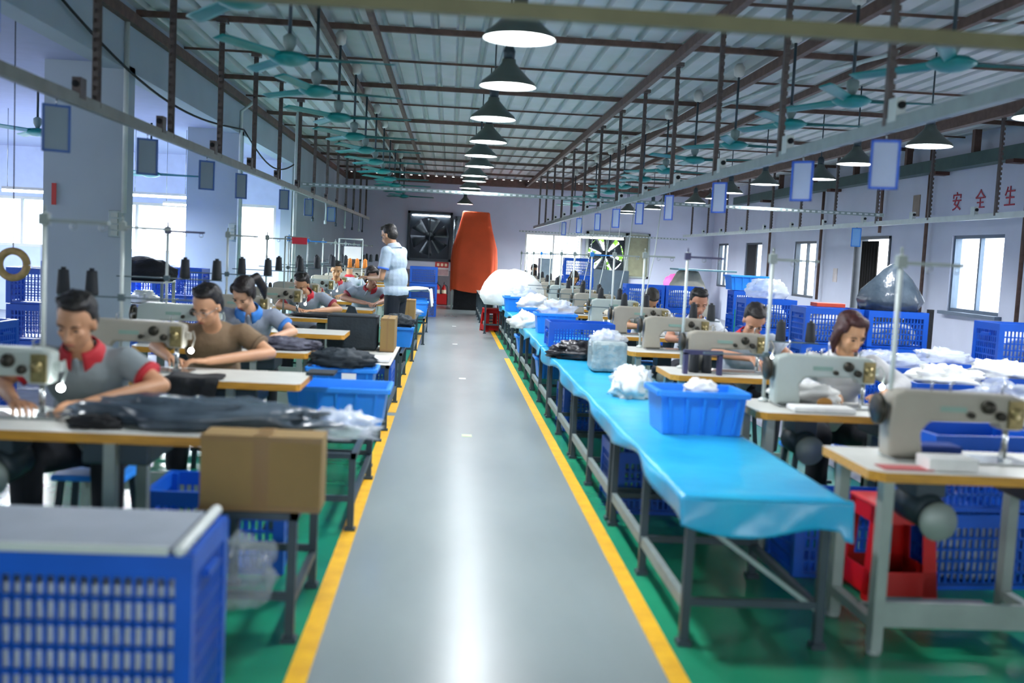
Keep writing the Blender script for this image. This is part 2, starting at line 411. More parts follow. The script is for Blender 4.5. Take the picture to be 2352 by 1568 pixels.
# exhaust fans in the back wall
def exhaust(name, x0, x1, z0, z1, label, fm, dark):
    t = thing(name, label, 'exhaust fan', (0, 0, 0))
    f = MB(); y = YB + .05; cx, cz = (x0 + x1) / 2, (z0 + z1) / 2; r = min(x1 - x0, z1 - z0) / 2 * .86
    fw = .07
    for a in ((x0, x1, z0, z0 + fw), (x0, x1, z1 - fw, z1), (x0, x0 + fw, z0, z1), (x1 - fw, x1, z0, z1)): f.bb(a[0], a[1], y - .1, y + .1, a[2], a[3])
    f.build('housing', fm, t)
    MB().bb(cx - .016, cx + .016, y - .06, y - .03, z0 + .05, z1 - .05).build('mullion', fm, t)
    # shroud plate with round mouth
    s = MB(); n = 40; vs = []; fs = []
    for k_ in range(n):
        a = 2 * PI * k_ / n; ca, sa = math.cos(a), math.sin(a)
        q = min((x1 - x0) / 2 / max(abs(ca), 1e-6), (z1 - z0) / 2 / max(abs(sa), 1e-6))
        vs += [(cx + r * ca, y + .04, cz + r * sa), (cx + q * ca, y + .04, cz + q * sa)]
    for k_ in range(n): a = 2 * k_; b = (2 * k_ + 2) % (2 * n); fs.append((a, a + 1, b + 1, b))
    s.add(vs, fs); s.build('shroud', mat(name + '_shroud', dark, .5, .3), t, solid=.01)
    b = MB()
    for k_ in range(6):
        a = 2 * PI * k_ / 6 + .2; M = Matrix.Rotation(a, 3, 'Y')
        def bf(u, v): return Vector((cx, y + .12, cz)) + M @ Vector(((.05 + .16 * u) * (v * 2 - 1) * .9, .1 * (v - .5), .1 + u * (r - .12)))
        b.grid(bf, 4, 3)
    b.lathe([(.0, -.05), (.12, -.03), (.12, .06), (0, .07)], (cx, y + .12, cz), M=Matrix.Rotation(PI / 2, 3, 'X'))
    b.build('fan_blades', mat('fan_blade_grey', '3a4248', .4, .5), t, solid=.006)
    return t
e1 = exhaust('exhaust_fan', -1.22, .05, 1.2, 2.6, 'large dark exhaust fan set in the back wall left of the orange cover', M_FRM(), '26303a')
MB().bb(-1.22, .05, YB + .5, YB + .52, 1.2, 2.6).build('louvre', mat('louvre_dark', '151b22', .5), e1)
MB().bb(-1.1, -.02, YB - .02, YB + .0, 2.47, 2.5).build('tube_light', M_TUBE(), e1)
e2 = exhaust('exhaust_fan', 3.9, 5.1, 1.0, 2.28, 'exhaust fan with greenery behind it in the back wall right of the orange cover', mat('pale_alu_frame', '9aa39b', .4, .3), '8b9a94')
MB().bb(5.1, 5.75, YB, YB + .06, 1.0, 2.28).build('side_panel', mat('khaki_panel', '8e8f72', .6), e2)
bx = MB()
for x in (5.1, 5.7): bx.bb(x, x + .05, YB - .05, YB + .1, 1.0, 2.28)
bx.bb(5.1, 5.75, YB - .05, YB + .1, 1.0, 1.05); bx.bb(5.1, 5.75, YB - .05, YB + .1, 2.23, 2.28)
bx.build('panel_frame', mat('pale_alu_frame'), e2)
rg = MB()
for i in range(14):
    z = 1.12 + i * .08; rg.bb(3.97, 5.03, YB - .02, YB - .012, z, z + .008)
rg.build('guard_grille', M_FRM(), e2)
fol = MB()
random.seed(3)
for i in range(420):
    c = Vector((random.uniform(4.1, 6.6), 31.5 + random.uniform(-.4, .4), random.uniform(-.1, 2.6))); a = random.uniform(0, PI); s_ = random.uniform(.06, .14)
    u = Vector((math.cos(a), random.uniform(-.4, .4), math.sin(a))) * s_; v = Vector((-math.sin(a), random.uniform(-.4, .4), math.cos(a))) * s_ * .5
    fol.add([c - u, c + v, c + u, c - v], [(0, 1, 2, 3)])
tag(fol.build('garden_foliage', mat('leaf_green', '86b83a', .6, var=.3)), 'bright green foliage seen through the right exhaust fan', 'foliage', kind='stuff')

# red slogan characters on the right wall
for i, (ch, y) in enumerate((('安', 15.45), ('全', 14.75), ('生', 13.95), ('产', 13.1))):
    fc = bpy.data.curves.new('slogan_character', 'FONT'); fc.body = ch; fc.size = .3; fc.extrude = .004; fc.align_x = 'CENTER'
    fc.materials.append(mat('red_slogan_paint', 'a8384a', .6))
    tmp = bpy.data.objects.new('tmp', fc); COL.objects.link(tmp)
    me = bpy.data.meshes.new_from_object(tmp.evaluated_get(bpy.context.evaluated_depsgraph_get())); bpy.data.objects.remove(tmp)
    o = bpy.data.objects.new('slogan_character', me); COL.objects.link(o)
    o.matrix_world = Matrix.Translation((XR - .006, y, 2.52)) @ Matrix(((0, 0, -1), (-1, 0, 0), (0, 1, 0))).to_4x4()
    tag(o, 'red wall character, %s from the left along the right wall' % ORD[i].replace('nearest', 'first'), 'wall lettering', 'red slogan on the right wall')
o = MB().bb(XR - .012, XR, 16.7, 16.95, 2.45, 2.8).build('wall_plaque', mat('brown_plaque', '8a7c70', .6)); tag(o, 'small brownish plaque left of the red wall characters', 'plaque')
o = MB().bb(XR - .01, XR, 20.1, 20.32, 1.28, 1.55).build('wall_notice', mat('notice_pink', 'cfc7c4', .7)); tag(o, 'small pale notice sheet on right wall between window and doorway', 'notice')
# truss-like duct along right wall with little brackets
du = thing('wall_duct', 'dark green steel channel running along the top of the right wall', 'duct', (0, 0, 0))
MB().bb(7.3, 7.5, 6, 27, 3.08, 3.26).build('channel', mat('dark_green_steel', '3c5653', .5, .2), du)
for i in range(8):
    y = 8 + i * 2.2
    MB().bb(7.36, 7.46, y, y + .08, 3.26, 3.6).build('hanger', M_STEEL(), du)
    MB().bb(7.3, 7.52, y + 1, y + 1.2, 3.03, 3.08).build('bracket', mat('brown_bracket', '4a2d25', .6), du)
# vertical dark pipes on right wall
for i, y in enumerate((13.35, 16.2, 18.0, 20.9, 24.3)):
    o = MB().tube([(7.5, y, .9 if i != 2 else 2.2), (7.5, y, 3.6)], .03).build('wall_pipe', M_STEEL())
    tag(o, 'dark brown vertical pipe on right wall, %s from the front' % ORD[i], 'pipe', 'vertical pipes on the right wall')

# pillar fittings
def socket_board(x, y, z, label):
    t = thing('socket_board', label, 'socket board', (x, y, z), 0, 'socket boards on the pillars')
    MB().box((0, 0, 0), (.12, .04, .24)).build('panel', mat('grey_plastic', '9fb0b0', .5), t, bevel=.006)
    for i in range(4):
        MB().box((.0, -.03, .08 - i * .055), (.06, .02, .04)).build('socket', M_MACHW(), t)
socket_board(-3.06, 9.82, 1.6, 'grey socket board on the nearest pillar left of the aisle')
socket_board(-3.06, 15.02, 1.62, 'grey socket board on the second pillar left of the aisle')
pp = MB(); pp.tube([(-2.98, 9.8, 1.7), (-2.98, 9.8, 3.5)], .025); tag(pp.build('conduit_pipe', M_WRAIL()), 'pale vertical conduit pipe on the corner of the nearest pillar', 'pipe')
pp = MB(); pp.tube([(-2.98, 15.0, 1.0), (-2.98, 15.0, 3.3), (-2.8, 15.0, 3.45)], .025); tag(pp.build('conduit_pipe', M_WRAIL()), 'pale vertical conduit pipe on the corner of the second pillar', 'pipe')
pp = MB(); pp.tube([(-2.29, 15.6, 0), (-2.29, 15.6, 3.35), (-2.29, 15.7, 3.45), (-2.4, 15.8, 3.5)], .028); tag(pp.build('support_pipe', M_WRAIL()), 'pale vertical pipe standing beside the left hanging rail', 'pipe')
cb = MB(); pts = []
for i in range(25):
    u = i / 24; a = Vector((-3.0 + .06, 6.5, 3.55)); b = Vector((-2.94, 15.0, 3.05)); p = a.lerp(b, u); p.z -= .45 * math.sin(PI * u) * (1 - .2 * u); pts.append(p)
cb.tube(pts, .012, 6); tag(cb.build('wall_cable', M_BLACK()), 'thin black cable drooping along the upper left wall', 'cable')
cb = MB(); pts = []
for i in range(17):
    u = i / 16; a = Vector((-2.94, 15.0, 3.05)); b = Vector((-2.94, 20, 3.0)); p = a.lerp(b, u); p.z -= .3 * math.sin(PI * u); pts.append(p)
cb.tube(pts, .012, 6); tag(cb.build('wall_cable', M_BLACK()), 'thin black cable drooping between second and third pillars', 'cable')

# ================================================================== HANGING RAILS
def hang_rail(x, y0, y1, z, posts, label, m, th=.035, plugs=0):
    t = thing('hanging_rail', label, 'hanging rail', (x, 0, 0), 0, 'rails hung from the roof')
    MB().bb(-.02, .02, y0, y1, z - th, z + th).build('rail', m, t)
    EXTRA = t
    for y in posts:
        p = MB(); n = 22; L = ZR - .06 - z
        p.bb(-.022, -.016, y - .022, y + .022, z, ZR - .05); p.bb(-.016, .022, y + .016, y + .022, z, ZR - .05)
        # slotted web as short rungs
        for i in range(n): zz = z + (i + .5) * L / n; p.bb(-.016, .018, y - .022, y - .018, zz - L / n * .28, zz + L / n * .28)
        p.bb(-.05, .05, y - .05, y + .05, ZR - .09, ZR - .05)
        p.build('post', M_POST(), t)
    for i in range(plugs):
        y = y0 + 1 + i * 1.75
        if y > y1: break
        MB().box((.0, y, z + .07), (.05, .1, .12)).build('plug_box', M_WRAIL() if x > 0 else M_POST(), t)
        MB().lathe([(.0, -.01), (.02, -.01), (.02, .01), (0, .01)], (0, y - .06, z + .09), n=10, M=Matrix.Rotation(PI / 2, 3, 'X')).build('plug', M_BLACK(), t)
    return t
LP = [6.65 + 1.72 * i for i in range(13)]
hang_rail(-2.2, 3.6, 28.4, 2.27, LP, 'grey hanging rail with posts above the left sewing row', mat('brownish_rail', '7d7f78', .5, .3), plugs=12)
RP = [3.65 + 1.8 * i for i in range(14)]
hang_rail(2.27, 2.6, 28.6, 2.27, RP, 'pale grey hanging rail with posts above the right sewing row', M_RAIL(), plugs=13)
FP = [8.7 + 1.76 * i for i in range(12)]
hang_rail(6.5, 6.5, 29, 2.25, FP, 'white hanging rail with posts near the right wall windows', M_WRAIL(), plugs=12)
def cross_bar(y, x0, x1, z, m, label, dash=True, sz=.05):
    t = thing('cross_bar', label, 'cross bar', (0, y, 0), 0, 'cross bars between the rails')
    MB().bb(x0, x1, -.02, .02, z - sz / 2, z + sz / 2).build('bar', m, t)
    if dash:
        s = MB(); x = x0 + .03
        while x < x1 - .05: s.bb(x, x + .05, -.024, -.0201, z - .012, z + .012); x += .09
        tag(s.build('slots', mat('pale_slot', 'cfd6d8', .4), t), kind='stuff')  # slots drawn as pale dashes on the face of the bar
cross_bar(15.5, -2.2, 6.5, 2.37, M_RAIL(), 'grey slotted cross bar spanning the hall above the middle of the aisle')
cross_bar(3.45, -1.2, 3.2, 2.285, mat('olive_bar', '6f6d4e', .5, .2), 'olive yellowish cross bar overhead nearest the camera', False, .048)
cross_bar(29.0, 1.9, 6.6, 2.16, M_RAIL(), 'thin slotted bar in front of the back wall', True, .04)

# hanging cards
def card(x, y, zt, rz, label, h=.26, w=.15, fc='2f6fc4', pc='b5c6d8', group='blue-framed cards hung from the rails'):
    t = thing('hanging_card', label, 'card', (x, y, zt), rz, group)
    MB().box((0, 0, -h / 2), (w, .006, h)).build('sheet', mat('card_sheet_' + pc, pc, .5, var=.05), t)
    f = MB(); e = .014
    f.box((0, -.002, -e / 2), (w, .012, e)); f.box((0, -.002, -h + e / 2), (w, .012, e)); f.box((-w / 2 + e / 2, -.002, -h / 2), (e, .012, h)); f.box((w / 2 - e / 2, -.002, -h / 2), (e, .012, h))
    f.build('card_frame', mat('card_blue_' + fc, fc, .4), t)
    MB().tube([(0, 0, 0), (0, 0, .03)], .004, 6).build('hook', M_CHR(), t)
for i, (y, rz) in enumerate([(6.0, .55), (7.75, .5), (9.6, .7), (11.15, .9), (14.0, .7), (16.4, .6), (19.5, .4)]):
    card(-2.2, y, 2.2, rz, 'blue-framed grey card, %s along the left rail' % ORD[i], fc='2d5a9c', pc='788a96')
for i, (y, rz) in enumerate([(5.45, -.35), (6.75, -.75), (8.85, -.9), (10.9, -1.15), (12.6, -1.1), (14.4, -1.0), (16.2, -1.1), (18.5, -1.0), (21.0, -1.1)]):
    card(2.27, y, 2.2, rz, 'blue-framed pale card, %s along the right sewing rail' % ORD[i], pc='bccae6', fc='2c68d8')
card(6.5, 16.5, 2.2, -.5, 'single light blue card under the white rail near the right wall', pc='7db4e8', fc='2f86e0', h=.3)
o = MB().box((0, 0, 0), (.06, .02, .6)).build('blue_strip', mat('bright_blue_plastic', '0b62c4', .4), bevel=.004); o.location = (-1.955, 4.6, 2.62)
tag(o, 'bright blue vertical plastic strip hanging in the top left corner', 'plastic strip')

# ================================================================== FANS
def make_fan():
    t = thing('ceiling_fan', '', 'ceiling fan')
    MB().tube([(0, 0, .1), (0, 0, .78)], .013, 8).build('rod', M_LEG(), t)
    MB().lathe([(.025, .7), (.05, .72), (.06, .8), (.03, .84), (.0, .84)]).build('canopy', M_WHITE(), t)
    MB().lathe([(.02, .05), (.03, .07), (.045, .1), (.046, .15), (.02, .17), (0, .17)]).build('motor_cup', mat('greyish_cup', '7d9390', .5), t)
    MB().lathe([(0, -.045), (.06, -.04), (.11, -.02), (.14, .0), (.145, .012), (.1, .04), (.03, .05), (0, .05)], n=24).build('motor', M_TEAL(), t)
    for k in range(3):
        b = MB(); M = Matrix.Rotation(2 * PI * k / 3, 3, 'Z')
        def bf(u, v):
            w = (.055 + .05 * u) * (1 - .35 * max(0, u - .9) * 10); s_ = (v - .5) * 2
            return M @ Vector((.1 + u * .62, s_ * w / 2 * 1.1, .012 + .018 * s_ * (1 - .4 * u)))
        b.grid(bf, 14, 4); b.build('blade', M_TEAL(), t, solid=.004)
    return t
fan = make_fan(); used = False
random.seed(11)
Lf = [5.67, 7.35, 8.8, 10.5, 12.2, 13.8, 15.6, 17.4, 19.2, 21.0, 23.0, 25.2]
rots = [0.05, 0.02, .25, -.1, 0.0, .1, .0, .15, -.1, .1, .0, .1]
for i, y in enumerate(Lf):
    dup(fan, used, (-1.15, y, 2.75), rots[i], 'teal three-bladed ceiling fan, %s in the row left of the lamps' % ORD[i], 'teal ceiling fans'); used = True
Rf = [6.15, 7.7, 9.1, 10.9, 12.7, 14.4, 16.1, 17.9, 19.6, 21.4, 23.2, 25]
for i, y in enumerate(Rf):
    dup(fan, True, (2.92, y, 2.75), [.0, -.1, -.15, .1, -.5, .2, -.1, .3, 0, .2, .1, 0][i], 'teal three-bladed ceiling fan, %s in the row above the right machines' % ORD[i], 'teal ceiling fans')
for i, (x, y) in enumerate(((-4.6, 12.0), (-4.15, 14.8))):
    dup(fan, True, (x, y, 2.58 if i == 0 else 2.35), .1, ['teal ceiling fan in the side hall, nearer one seen left of the pillars', 'teal ceiling fan in the side hall seen between the pillars'][i], 'teal ceiling fans')

# ================================================================== LAMPS
def make_lamp():
    t = thing('pendant_lamp', '', 'pendant lamp')
    MB().lathe([(.215, -.0), (.2, .03), (.15, .07), (.09, .13), (.055, .17), (.05, .2), (0, .2)], n=28, cap=False).build('lamp_shade', [M_LSH()], t)
    MB().lathe([(.213, -.001), (.197, .028), (.147, .067), (.085, .127), (.0, .13)], n=28, cap=False).build('lining', M_LIN(), t)
    MB().lathe([(.04, .19), (.045, .26), (.03, .3), (0, .3)], n=12).build('lamp_holder', M_LEG(), t)
    MB().lathe([(0, .004), (.19, .006), (.2, .012), (0, .02)], n=28).build('diffuser', M_GLOW(), t)
    MB().tube([(0, 0, .3), (0, 0, .88)], .008, 6).build('cord', M_LEG(), t)
    l = bpy.data.lights.new('lamp_light', 'SPOT'); l.energy = 120; l.shadow_soft_size = .15; l.spot_size = R(150); l.spot_blend = .5; l.color = (.93, .95, 1)
    o = bpy.data.objects.new('lamp_light', l); COL.objects.link(o); o.parent = t; o.location = (0, 0, -.02)
    return t
lamp = make_lamp(); used = False
for i, y in enumerate([6.2, 7.95, 9.9, 11.95, 13.7, 15.4, 17.3, 18.6, 20.7, 21.9, 27.5]):
    dup(lamp, used, (.35 + (.03 if i % 2 else 0), y, 2.75), 0, 'dark conical pendant lamp over the aisle, %s from the front' % ORD[i], 'pendant lamps over the aisle'); used = True
for i, (x, y) in enumerate([(.35, 4.35), (4.5, 7.9), (4.5, 6.0)]):  # extra out-of-frame lamps, added along the rows to brighten the foreground
    dup(lamp, True, (x, y, 2.75), 0, 'added dark conical pendant lamp out of view near the camera, %s' % ['above the aisle', 'second above the right side', 'first above the right side'][i], 'added pendant lamps out of view')
for i, (x, y) in enumerate([(4.5, 9.8), (4.58, 11.8), (4.62, 15.4), (4.95, 14.0), (4.7, 17.6), (4.9, 19.3), (4.9, 21), (4.6, 22.6), (4.7, 24.4), (4.4, 26), (4.6, 27.4)]):
    dup(lamp, True, (x, y, 2.72), 0, 'dark conical pendant lamp, %s in the row over the right side' % ORD[i], 'pendant lamps over the right side')
def tube_lamp(p, q, label, power=150):
    c = (Vector(p) + Vector(q)) / 2; L = (Vector(q) - Vector(p)).length
    a = math.atan2(q[1] - p[1], q[0] - p[0])
    t = thing('tube_lamp', label, 'tube lamp', c, a, 'fluorescent tube lamps')
    MB().box((0, 0, .035), (L, .05, .035)).build('fitting', M_WHITE(), t)
    MB().tube([(-L / 2, 0, 0), (L / 2, 0, 0)], .018, 10).build('tube', M_TUBE(), t)
    for s in (-1, 1): MB().tube([(s * L * .4, 0, .05), (s * L * .4, 0, (3.05 if c.x < -3 else ZR) - c.z)], .005, 6).build('hanger', M_CHR(), t)
    area('tube_light', (0, 0, -.04), L, .06, power, parent=t, color=(.9, .97, 1))
tube_lamp(atY(5, 437, 14), atY(125, 442, 14), 'lit fluorescent tube hanging in the side hall at the left edge')
tube_lamp(atY(295, 446, 15.5), atY(440, 456, 15.5), 'longer lit fluorescent tube between the first two pillars')
tube_lamp(atY(375, 467, 17.5), atY(447, 474, 17.5), 'shorter lit fluorescent tube just below the longer one')
tube_lamp(atY(1325, 543, 27), atY(1432, 551, 27), 'lit fluorescent tube in front of the right exhaust fan')
# ================================================================== PEOPLE
def evald(mb, voxel, smooth=4, fac=.6):
    "union of overlapping closed shapes into one continuous skin"
    me = mb.mesh('tmp', []); o = bpy.data.objects.new('tmp', me); COL.objects.link(o)
    r = o.modifiers.new('r', 'REMESH'); r.mode = 'VOXEL'; r.voxel_size = voxel; r.use_smooth_shade = True
    if smooth:
        q = o.modifiers.new('q', 'SMOOTH'); q.iterations = smooth; q.factor = fac
    dg = bpy.context.evaluated_depsgraph_get()
    out = bpy.data.meshes.new_from_object(o.evaluated_get(dg))
    bpy.data.objects.remove(o); bpy.data.meshes.remove(me)
    return out
def mesh_add(mb, me, mi=0):
    mb.add([v.co[:] for v in me.vertices], [tuple(p.vertices) for p in me.polygons], mi, True)
V = Vector
def lerp(a, b, t): return V(a) * (1 - t) + V(b) * t

def head_shapes(mb, c, M):
    "head of 0.23 m height centred at c; -Y is the face"
    def E(p, r, Q=None): mb.ell(c + M @ V(p), r, (M @ Q) if Q else M, 18, 12)
    E((0, .012, .035), (.076, .092, .083)); E((0, -.022, -.035), (.060, .066, .072))
    E((0, -.045, -.085), (.033, .03, .028)); E((0, -.05, -.03), (.045, .036, .05))
    mb.tube([c + M @ V((0, -.082, .014)), c + M @ V((0, -.1, -.02)), c + M @ V((0, -.106, -.034))], [.007, .011, .013], 8, round_=True)
    for s in (-1, 1):
        E((s * .010, -.095, -.038), (.009, .009, .008)); E((s * .078, .01, -.01), (.009, .02, .032))
        E((s * .036, -.062, -.018), (.022, .02, .018)); E((s * .03, -.074, .022), (.022, .012, .007))
    E((0, -.087, -.058), (.022, .009, .005)); E((0, -.085, -.068), (.019, .009, .006))

def hand_shapes(mb, wrist, palm_dir, side_dir, up, s, curl=.5, fr=.0078):
    "palm ellipsoid already in the skin; five fingers as tapered chains rooted in the palm"
    pd = palm_dir.normalized(); sd = (side_dir - pd * side_dir.dot(pd)).normalized(); un = pd.cross(sd)
    if un.dot(up) < 0: un = -un
    for i, (off, L, fo) in enumerate(((-.030, .058, .078), (-.010, .072, .083), (.011, .076, .083), (.031, .068, .078))):
        a = wrist + pd * (fo - .02) + sd * off; b = wrist + pd * fo + sd * off * 1.08 + un * .004
        d1 = (pd * math.cos(curl * .5) - un * math.sin(curl * .5) + sd * off * 1.5).normalized()
        d2 = (pd * math.cos(curl * 1.5) - un * math.sin(curl * 1.5)).normalized(); d3 = (pd * math.cos(curl * 2.1) - un * math.sin(curl * 2.1)).normalized()
        p1 = b + d1 * L * .45; p2 = p1 + d2 * L * .32; p3 = p2 + d3 * L * .23
        mb.tube([a, b, p1, p2, p3], [fr * 1.05, fr * 1.12, fr, fr * .9, fr * .75], 8, round_=True)
    t0 = wrist + pd * .028 + sd * .03 * s; t1 = t0 + pd * .026 + sd * .026 * s - un * .006; t2 = t1 + pd * .03 + sd * .008 * s - un * .008
    mb.tube([t0, t1, t2], [fr * 1.5, fr * 1.2, fr * .95], 8, round_=True)

def person(label, loc, rz=0, head=(0, -.30, 1.12), pitch=.5, yaw=0, tilt=0, hip=(0, 0, .5), chest=(0, -.14, .84), neck=(0, -.2, .985),
           sh=.185, elbows=((-.27, -.3, .8), (.27, -.3, .8)), wrists=((-.11, -.5, .80), (.11, -.5, .80)), hdir=((.35, -1, -.1), (-.35, -1, -.1)),
           shirt='7f8a92', trim='b0202c', collar='b0202c', pants='151a22', hairstyle='short', hair='14110f', skin='b98a68', sleeve=.62,
           legs='sit', vox=.0085, fat=1.0, glasses=False, shirt_open=True, bend=0, curl=.5, pos_extra=None):
    root = thing('person', label, 'person', loc, rz)
    sk = mat('skin_' + skin, skin, .5, var=.06, scale=8); head = V(head); neck = V(neck); chest = V(chest); hip = V(hip)
    M = Matrix.Rotation(yaw, 3, 'Z') @ Matrix.Rotation(tilt, 3, 'Y') @ Matrix.Rotation(pitch, 3, 'X')
    across = V((1, 0, 0)); up = (neck - hip).normalized()
    SH = [lerp(chest, neck, .62) + across * s * sh for s in (-1, 1)]
    # ---- body
    b = MB(); head_shapes(b, head, M)
    b.tube([head + M @ V((0, .02, -.05)), head + M @ V((0, .015, -.09)), neck, lerp(neck, chest, .35)], [.052, .05, .056, .075], 14, round_=True)
    b.ell(lerp(chest, neck, .35), (.155, .09, .1)); b.ell(lerp(chest, hip, .5), (.14 * fat, .1 * fat, .19)); b.ell(hip + V((0, 0, .03)), (.16, .12, .11)); b.ell(chest, (.15 * fat, .1, .14))
    W = []
    for i, s in ((0, -1), (1, 1)):
        S, E_, Wr = SH[i], V(elbows[i]), V(wrists[i])
        b.tube([S, lerp(S, E_, .45), E_], [.052, .045, .037], 12, round_=True)
        b.tube([E_, lerp(E_, Wr, .3), Wr], [.038, .038, .025], 12, round_=True)
        d = V(hdir[i]).normalized(); side = d.cross(V((0, 0, 1))); side = side.normalized() * (1 if side.x > 0 else -1)
        un = d.cross(side); Q = Matrix((side, d, un)).transposed()
        b.ell(Wr + d * .045, (.041, .048, .0165), Q, 14, 10); b.ell(Wr + d * .008, (.026, .03, .019), Q, 12, 8)
        W.append((Wr, d, side, -s))
    if legs == 'sit':
        K = [hip + V((s * .17, -.42, .02)) for s in (-1, 1)]; A = [V((k.x * 1.0, k.y + .03, .09)) for k in K]
    else:
        K = [V((s * .085, -.02, .48)) + V((hip.x, hip.y, 0)) for s in (-1, 1)]; A = [V((s * .09, .03, .08)) + V((hip.x, hip.y, 0)) for s in (-1, 1)]
    for i, s in ((0, -1), (1, 1)):
        H = hip + V((s * .09, 0, 0)); b.tube([H, lerp(H, K[i], .5), K[i]], [.085, .075, .055], 12, round_=True); b.tube([K[i], lerp(K[i], A[i], .35), A[i]], [.054, .052, .034], 12, round_=True)
        b.ell(A[i] + V((0, -.06, -.045)), (.04, .11, .035))
    me = evald(b, vox, 3, .5); bb = MB(); mesh_add(bb, me)
    for (Wr, d, side, s) in W: hand_shapes(bb, Wr, d, side, V((0, 0, 1)), s, curl)
    body = bb.build('body', [sk], root)
    # ---- eyes, brows, mouth
    e = MB()
    for s in (-1, 1): e.ell(head + M @ V((s * .031, -.083, .004)), (.012, .006, .0045), M, 10, 6, 0)
    e.build('eyes', mat('eye_dark', '1b1512', .3), root)
    e = MB()
    for s in (-1, 1): e.tube([head + M @ V((s * .016, -.091, .024)), head + M @ V((s * .032, -.09, .03)), head + M @ V((s * .05, -.078, .024))], [.003, .0042, .002], 6, round_=True)
    e.build('eyebrows', M_HAIR(), root)
    e = MB(); e.tube([head + M @ V((-.022, -.092, -.063)), head + M @ V((0, -.097, -.062)), head + M @ V((.022, -.092, -.063))], [.002, .0055, .002], 8, round_=True)
    e.build('lips', mat('lips', '8e4a42', .45), root)
    if glasses:
        g = MB()
        for s in (-1, 1):
            g.tube([head + M @ (V((s * .034, -.1, .002)) + V((math.cos(a) * .025, 0, math.sin(a) * .019))) for a in [2 * PI * k / 14 for k in range(15)]], .0018, 6)
            g.tube([head + M @ V((s * .06, -.1, .006)), head + M @ V((s * .085, .01, .0))], .0018, 6)
        g.tube([head + M @ V((-.01, -.1, .004)), head + M @ V((.01, -.1, .004))], .0018, 6)
        g.build('glasses', M_CHR(), root)
    # ---- hair
    hm = mat('hair_' + hair, hair, .5, var=.3, scale=30, bump=.4, bscale=60)
    h = MB()
    h.ell(head + M @ V((0, .036, .054)), (.085, .09, .08), M, 22, 16)
    h.ell(head + M @ V((0, .055, .0)), (.08, .066, .085), M, 18, 12)
    if hairstyle in ('short', 'messy'):
        h.ell(head + M @ V((.008, -.026, .104)), (.064, .046, .028), M, 18, 10)
        for k in range(16 if hairstyle == 'short' else 34):
            a = 2 * PI * k * .381; r_ = .03 + .045 * (k % 5) / 5
            h.ell(head + M @ V((math.cos(a) * r_, math.sin(a) * r_ + .018, .116 - r_ * .25)), (.018, .026, .014 + .007 * (k % 3)), M, 8, 6)
        for s in (-1, 1): h.ell(head + M @ V((s * .074, .02, .04)), (.012, .03, .034), M, 10, 8)
    else:
        h.ell(head + M @ V((.01, -.032, .1)), (.064, .046, .03), M, 18, 10)
        for s in (-1, 1):
            h.ell(head + M @ V((s * .068, -.018, .062)), (.018, .038, .045), M, 12, 8); h.ell(head + M @ V((s * .077, .02, .01)), (.016, .04, .06), M, 12, 8)
    if hairstyle == 'bob':
        for s in (-1, 1): h.tube([head + M @ V((s * .08, .0, .03)), head + M @ V((s * .09, .012, -.05)), head + M @ V((s * .078, .0, -.13))], [.026, .03, .012], 10, round_=True)
        h.ell(head + M @ V((0, .06, -.06)), (.08, .05, .075), M, 14, 10)
    if hairstyle == 'ponytail':
        h.tube([head + M @ V((.01, .1, .05)), head + M @ V((.04, .17, .03)), head + M @ V((.07, .19, -.1)), head + M @ V((.075, .17, -.2))], [.028, .04, .036, .012], 12, round_=True)
    if hairstyle == 'bun':
        h.ell(head + M @ V((.02, .11, .06)), (.05, .045, .05), M, 14, 10)
        for s in (-1, 1): h.ell(head + M @ V((s * .085, .035, -.03)), (.022, .05, .06), M, 12, 8)
    # carve the face side: drop nothing, the cap sits above the brow line
    me = evald(h, vox, 2, .5)
    hb = MB(); mesh_add(hb, me)
    hb.build('hair', hm, root)
    if hairstyle == 'band':
        pass
    # ---- shirt
    sm = mat('shirt_' + shirt, shirt, .8, var=.06, scale=10, bump=.35, bscale=14)
    s_ = MB()
    s_.ell(lerp(chest, neck, .3), (.185 * fat, .118, .125)); s_.ell(chest, (.178 * fat, .126, .16)); s_.ell(lerp(chest, hip, .5), (.168 * fat, .13 * fat, .2)); s_.ell(hip + V((0, 0, .05)), (.182 * fat, .145, .12))
    s_.tube([lerp(neck, chest, .12), lerp(neck, chest, .4)], [.07, .11], 16)
    cuffs = []
    for i, s in ((0, -1), (1, 1)):
        S, E_, Wr = SH[i], V(elbows[i]), V(wrists[i])
        s_.ell(S, (.072, .068, .066))
        if sleeve <= 1:
            p = lerp(S, E_, sleeve); s_.tube([lerp(chest, S, .6), S, p], [.085, .07, .066], 16)
            dd = (p - S).normalized(); cuffs.append(MB().tube([p - dd * .02, p + dd * .004], [.069, .069], 18))
        else:
            p = lerp(E_, Wr, .8); s_.tube([lerp(chest, S, .6), S, E_], [.085, .068, .055], 16, round_=True); s_.tube([E_, p], [.055, .04], 16)
            dd = (p - E_).normalized(); cuffs.append(MB().tube([p - dd * .025, p + dd * .004], [.043, .042], 18))
    me = evald(s_, vox, 3, .5); sb = MB(); mesh_add(sb, me)
    so = sb.build('shirt', sm, root)
    for cm_ in cuffs: cm_.build('cuff', mat('trim_' + trim, trim, .7), so)
    # collar: two flaps round the neck, open at the front
    if collar:
        c = MB(); nn = 22; cc = lerp(neck, chest, .12)
        ax = (neck - chest).normalized(); xx = across; yy = ax.cross(xx)
        def cf(u, v):
            a = -PI / 2 + .28 + u * (2 * PI - .56); r1 = .068 + .034 * v
            drop = -.035 * v + .028 * (1 - v) - .03 * v * (1 if (u < .12 or u > .88) else 0)
            return cc + xx * math.cos(a) * r1 * 1.05 - yy * -math.sin(a) * r1 * .95 + ax * (drop + .02)
        c.grid(cf, nn, 3); c.build('collar', mat('trim_' + collar, collar, .7), so, solid=.004)
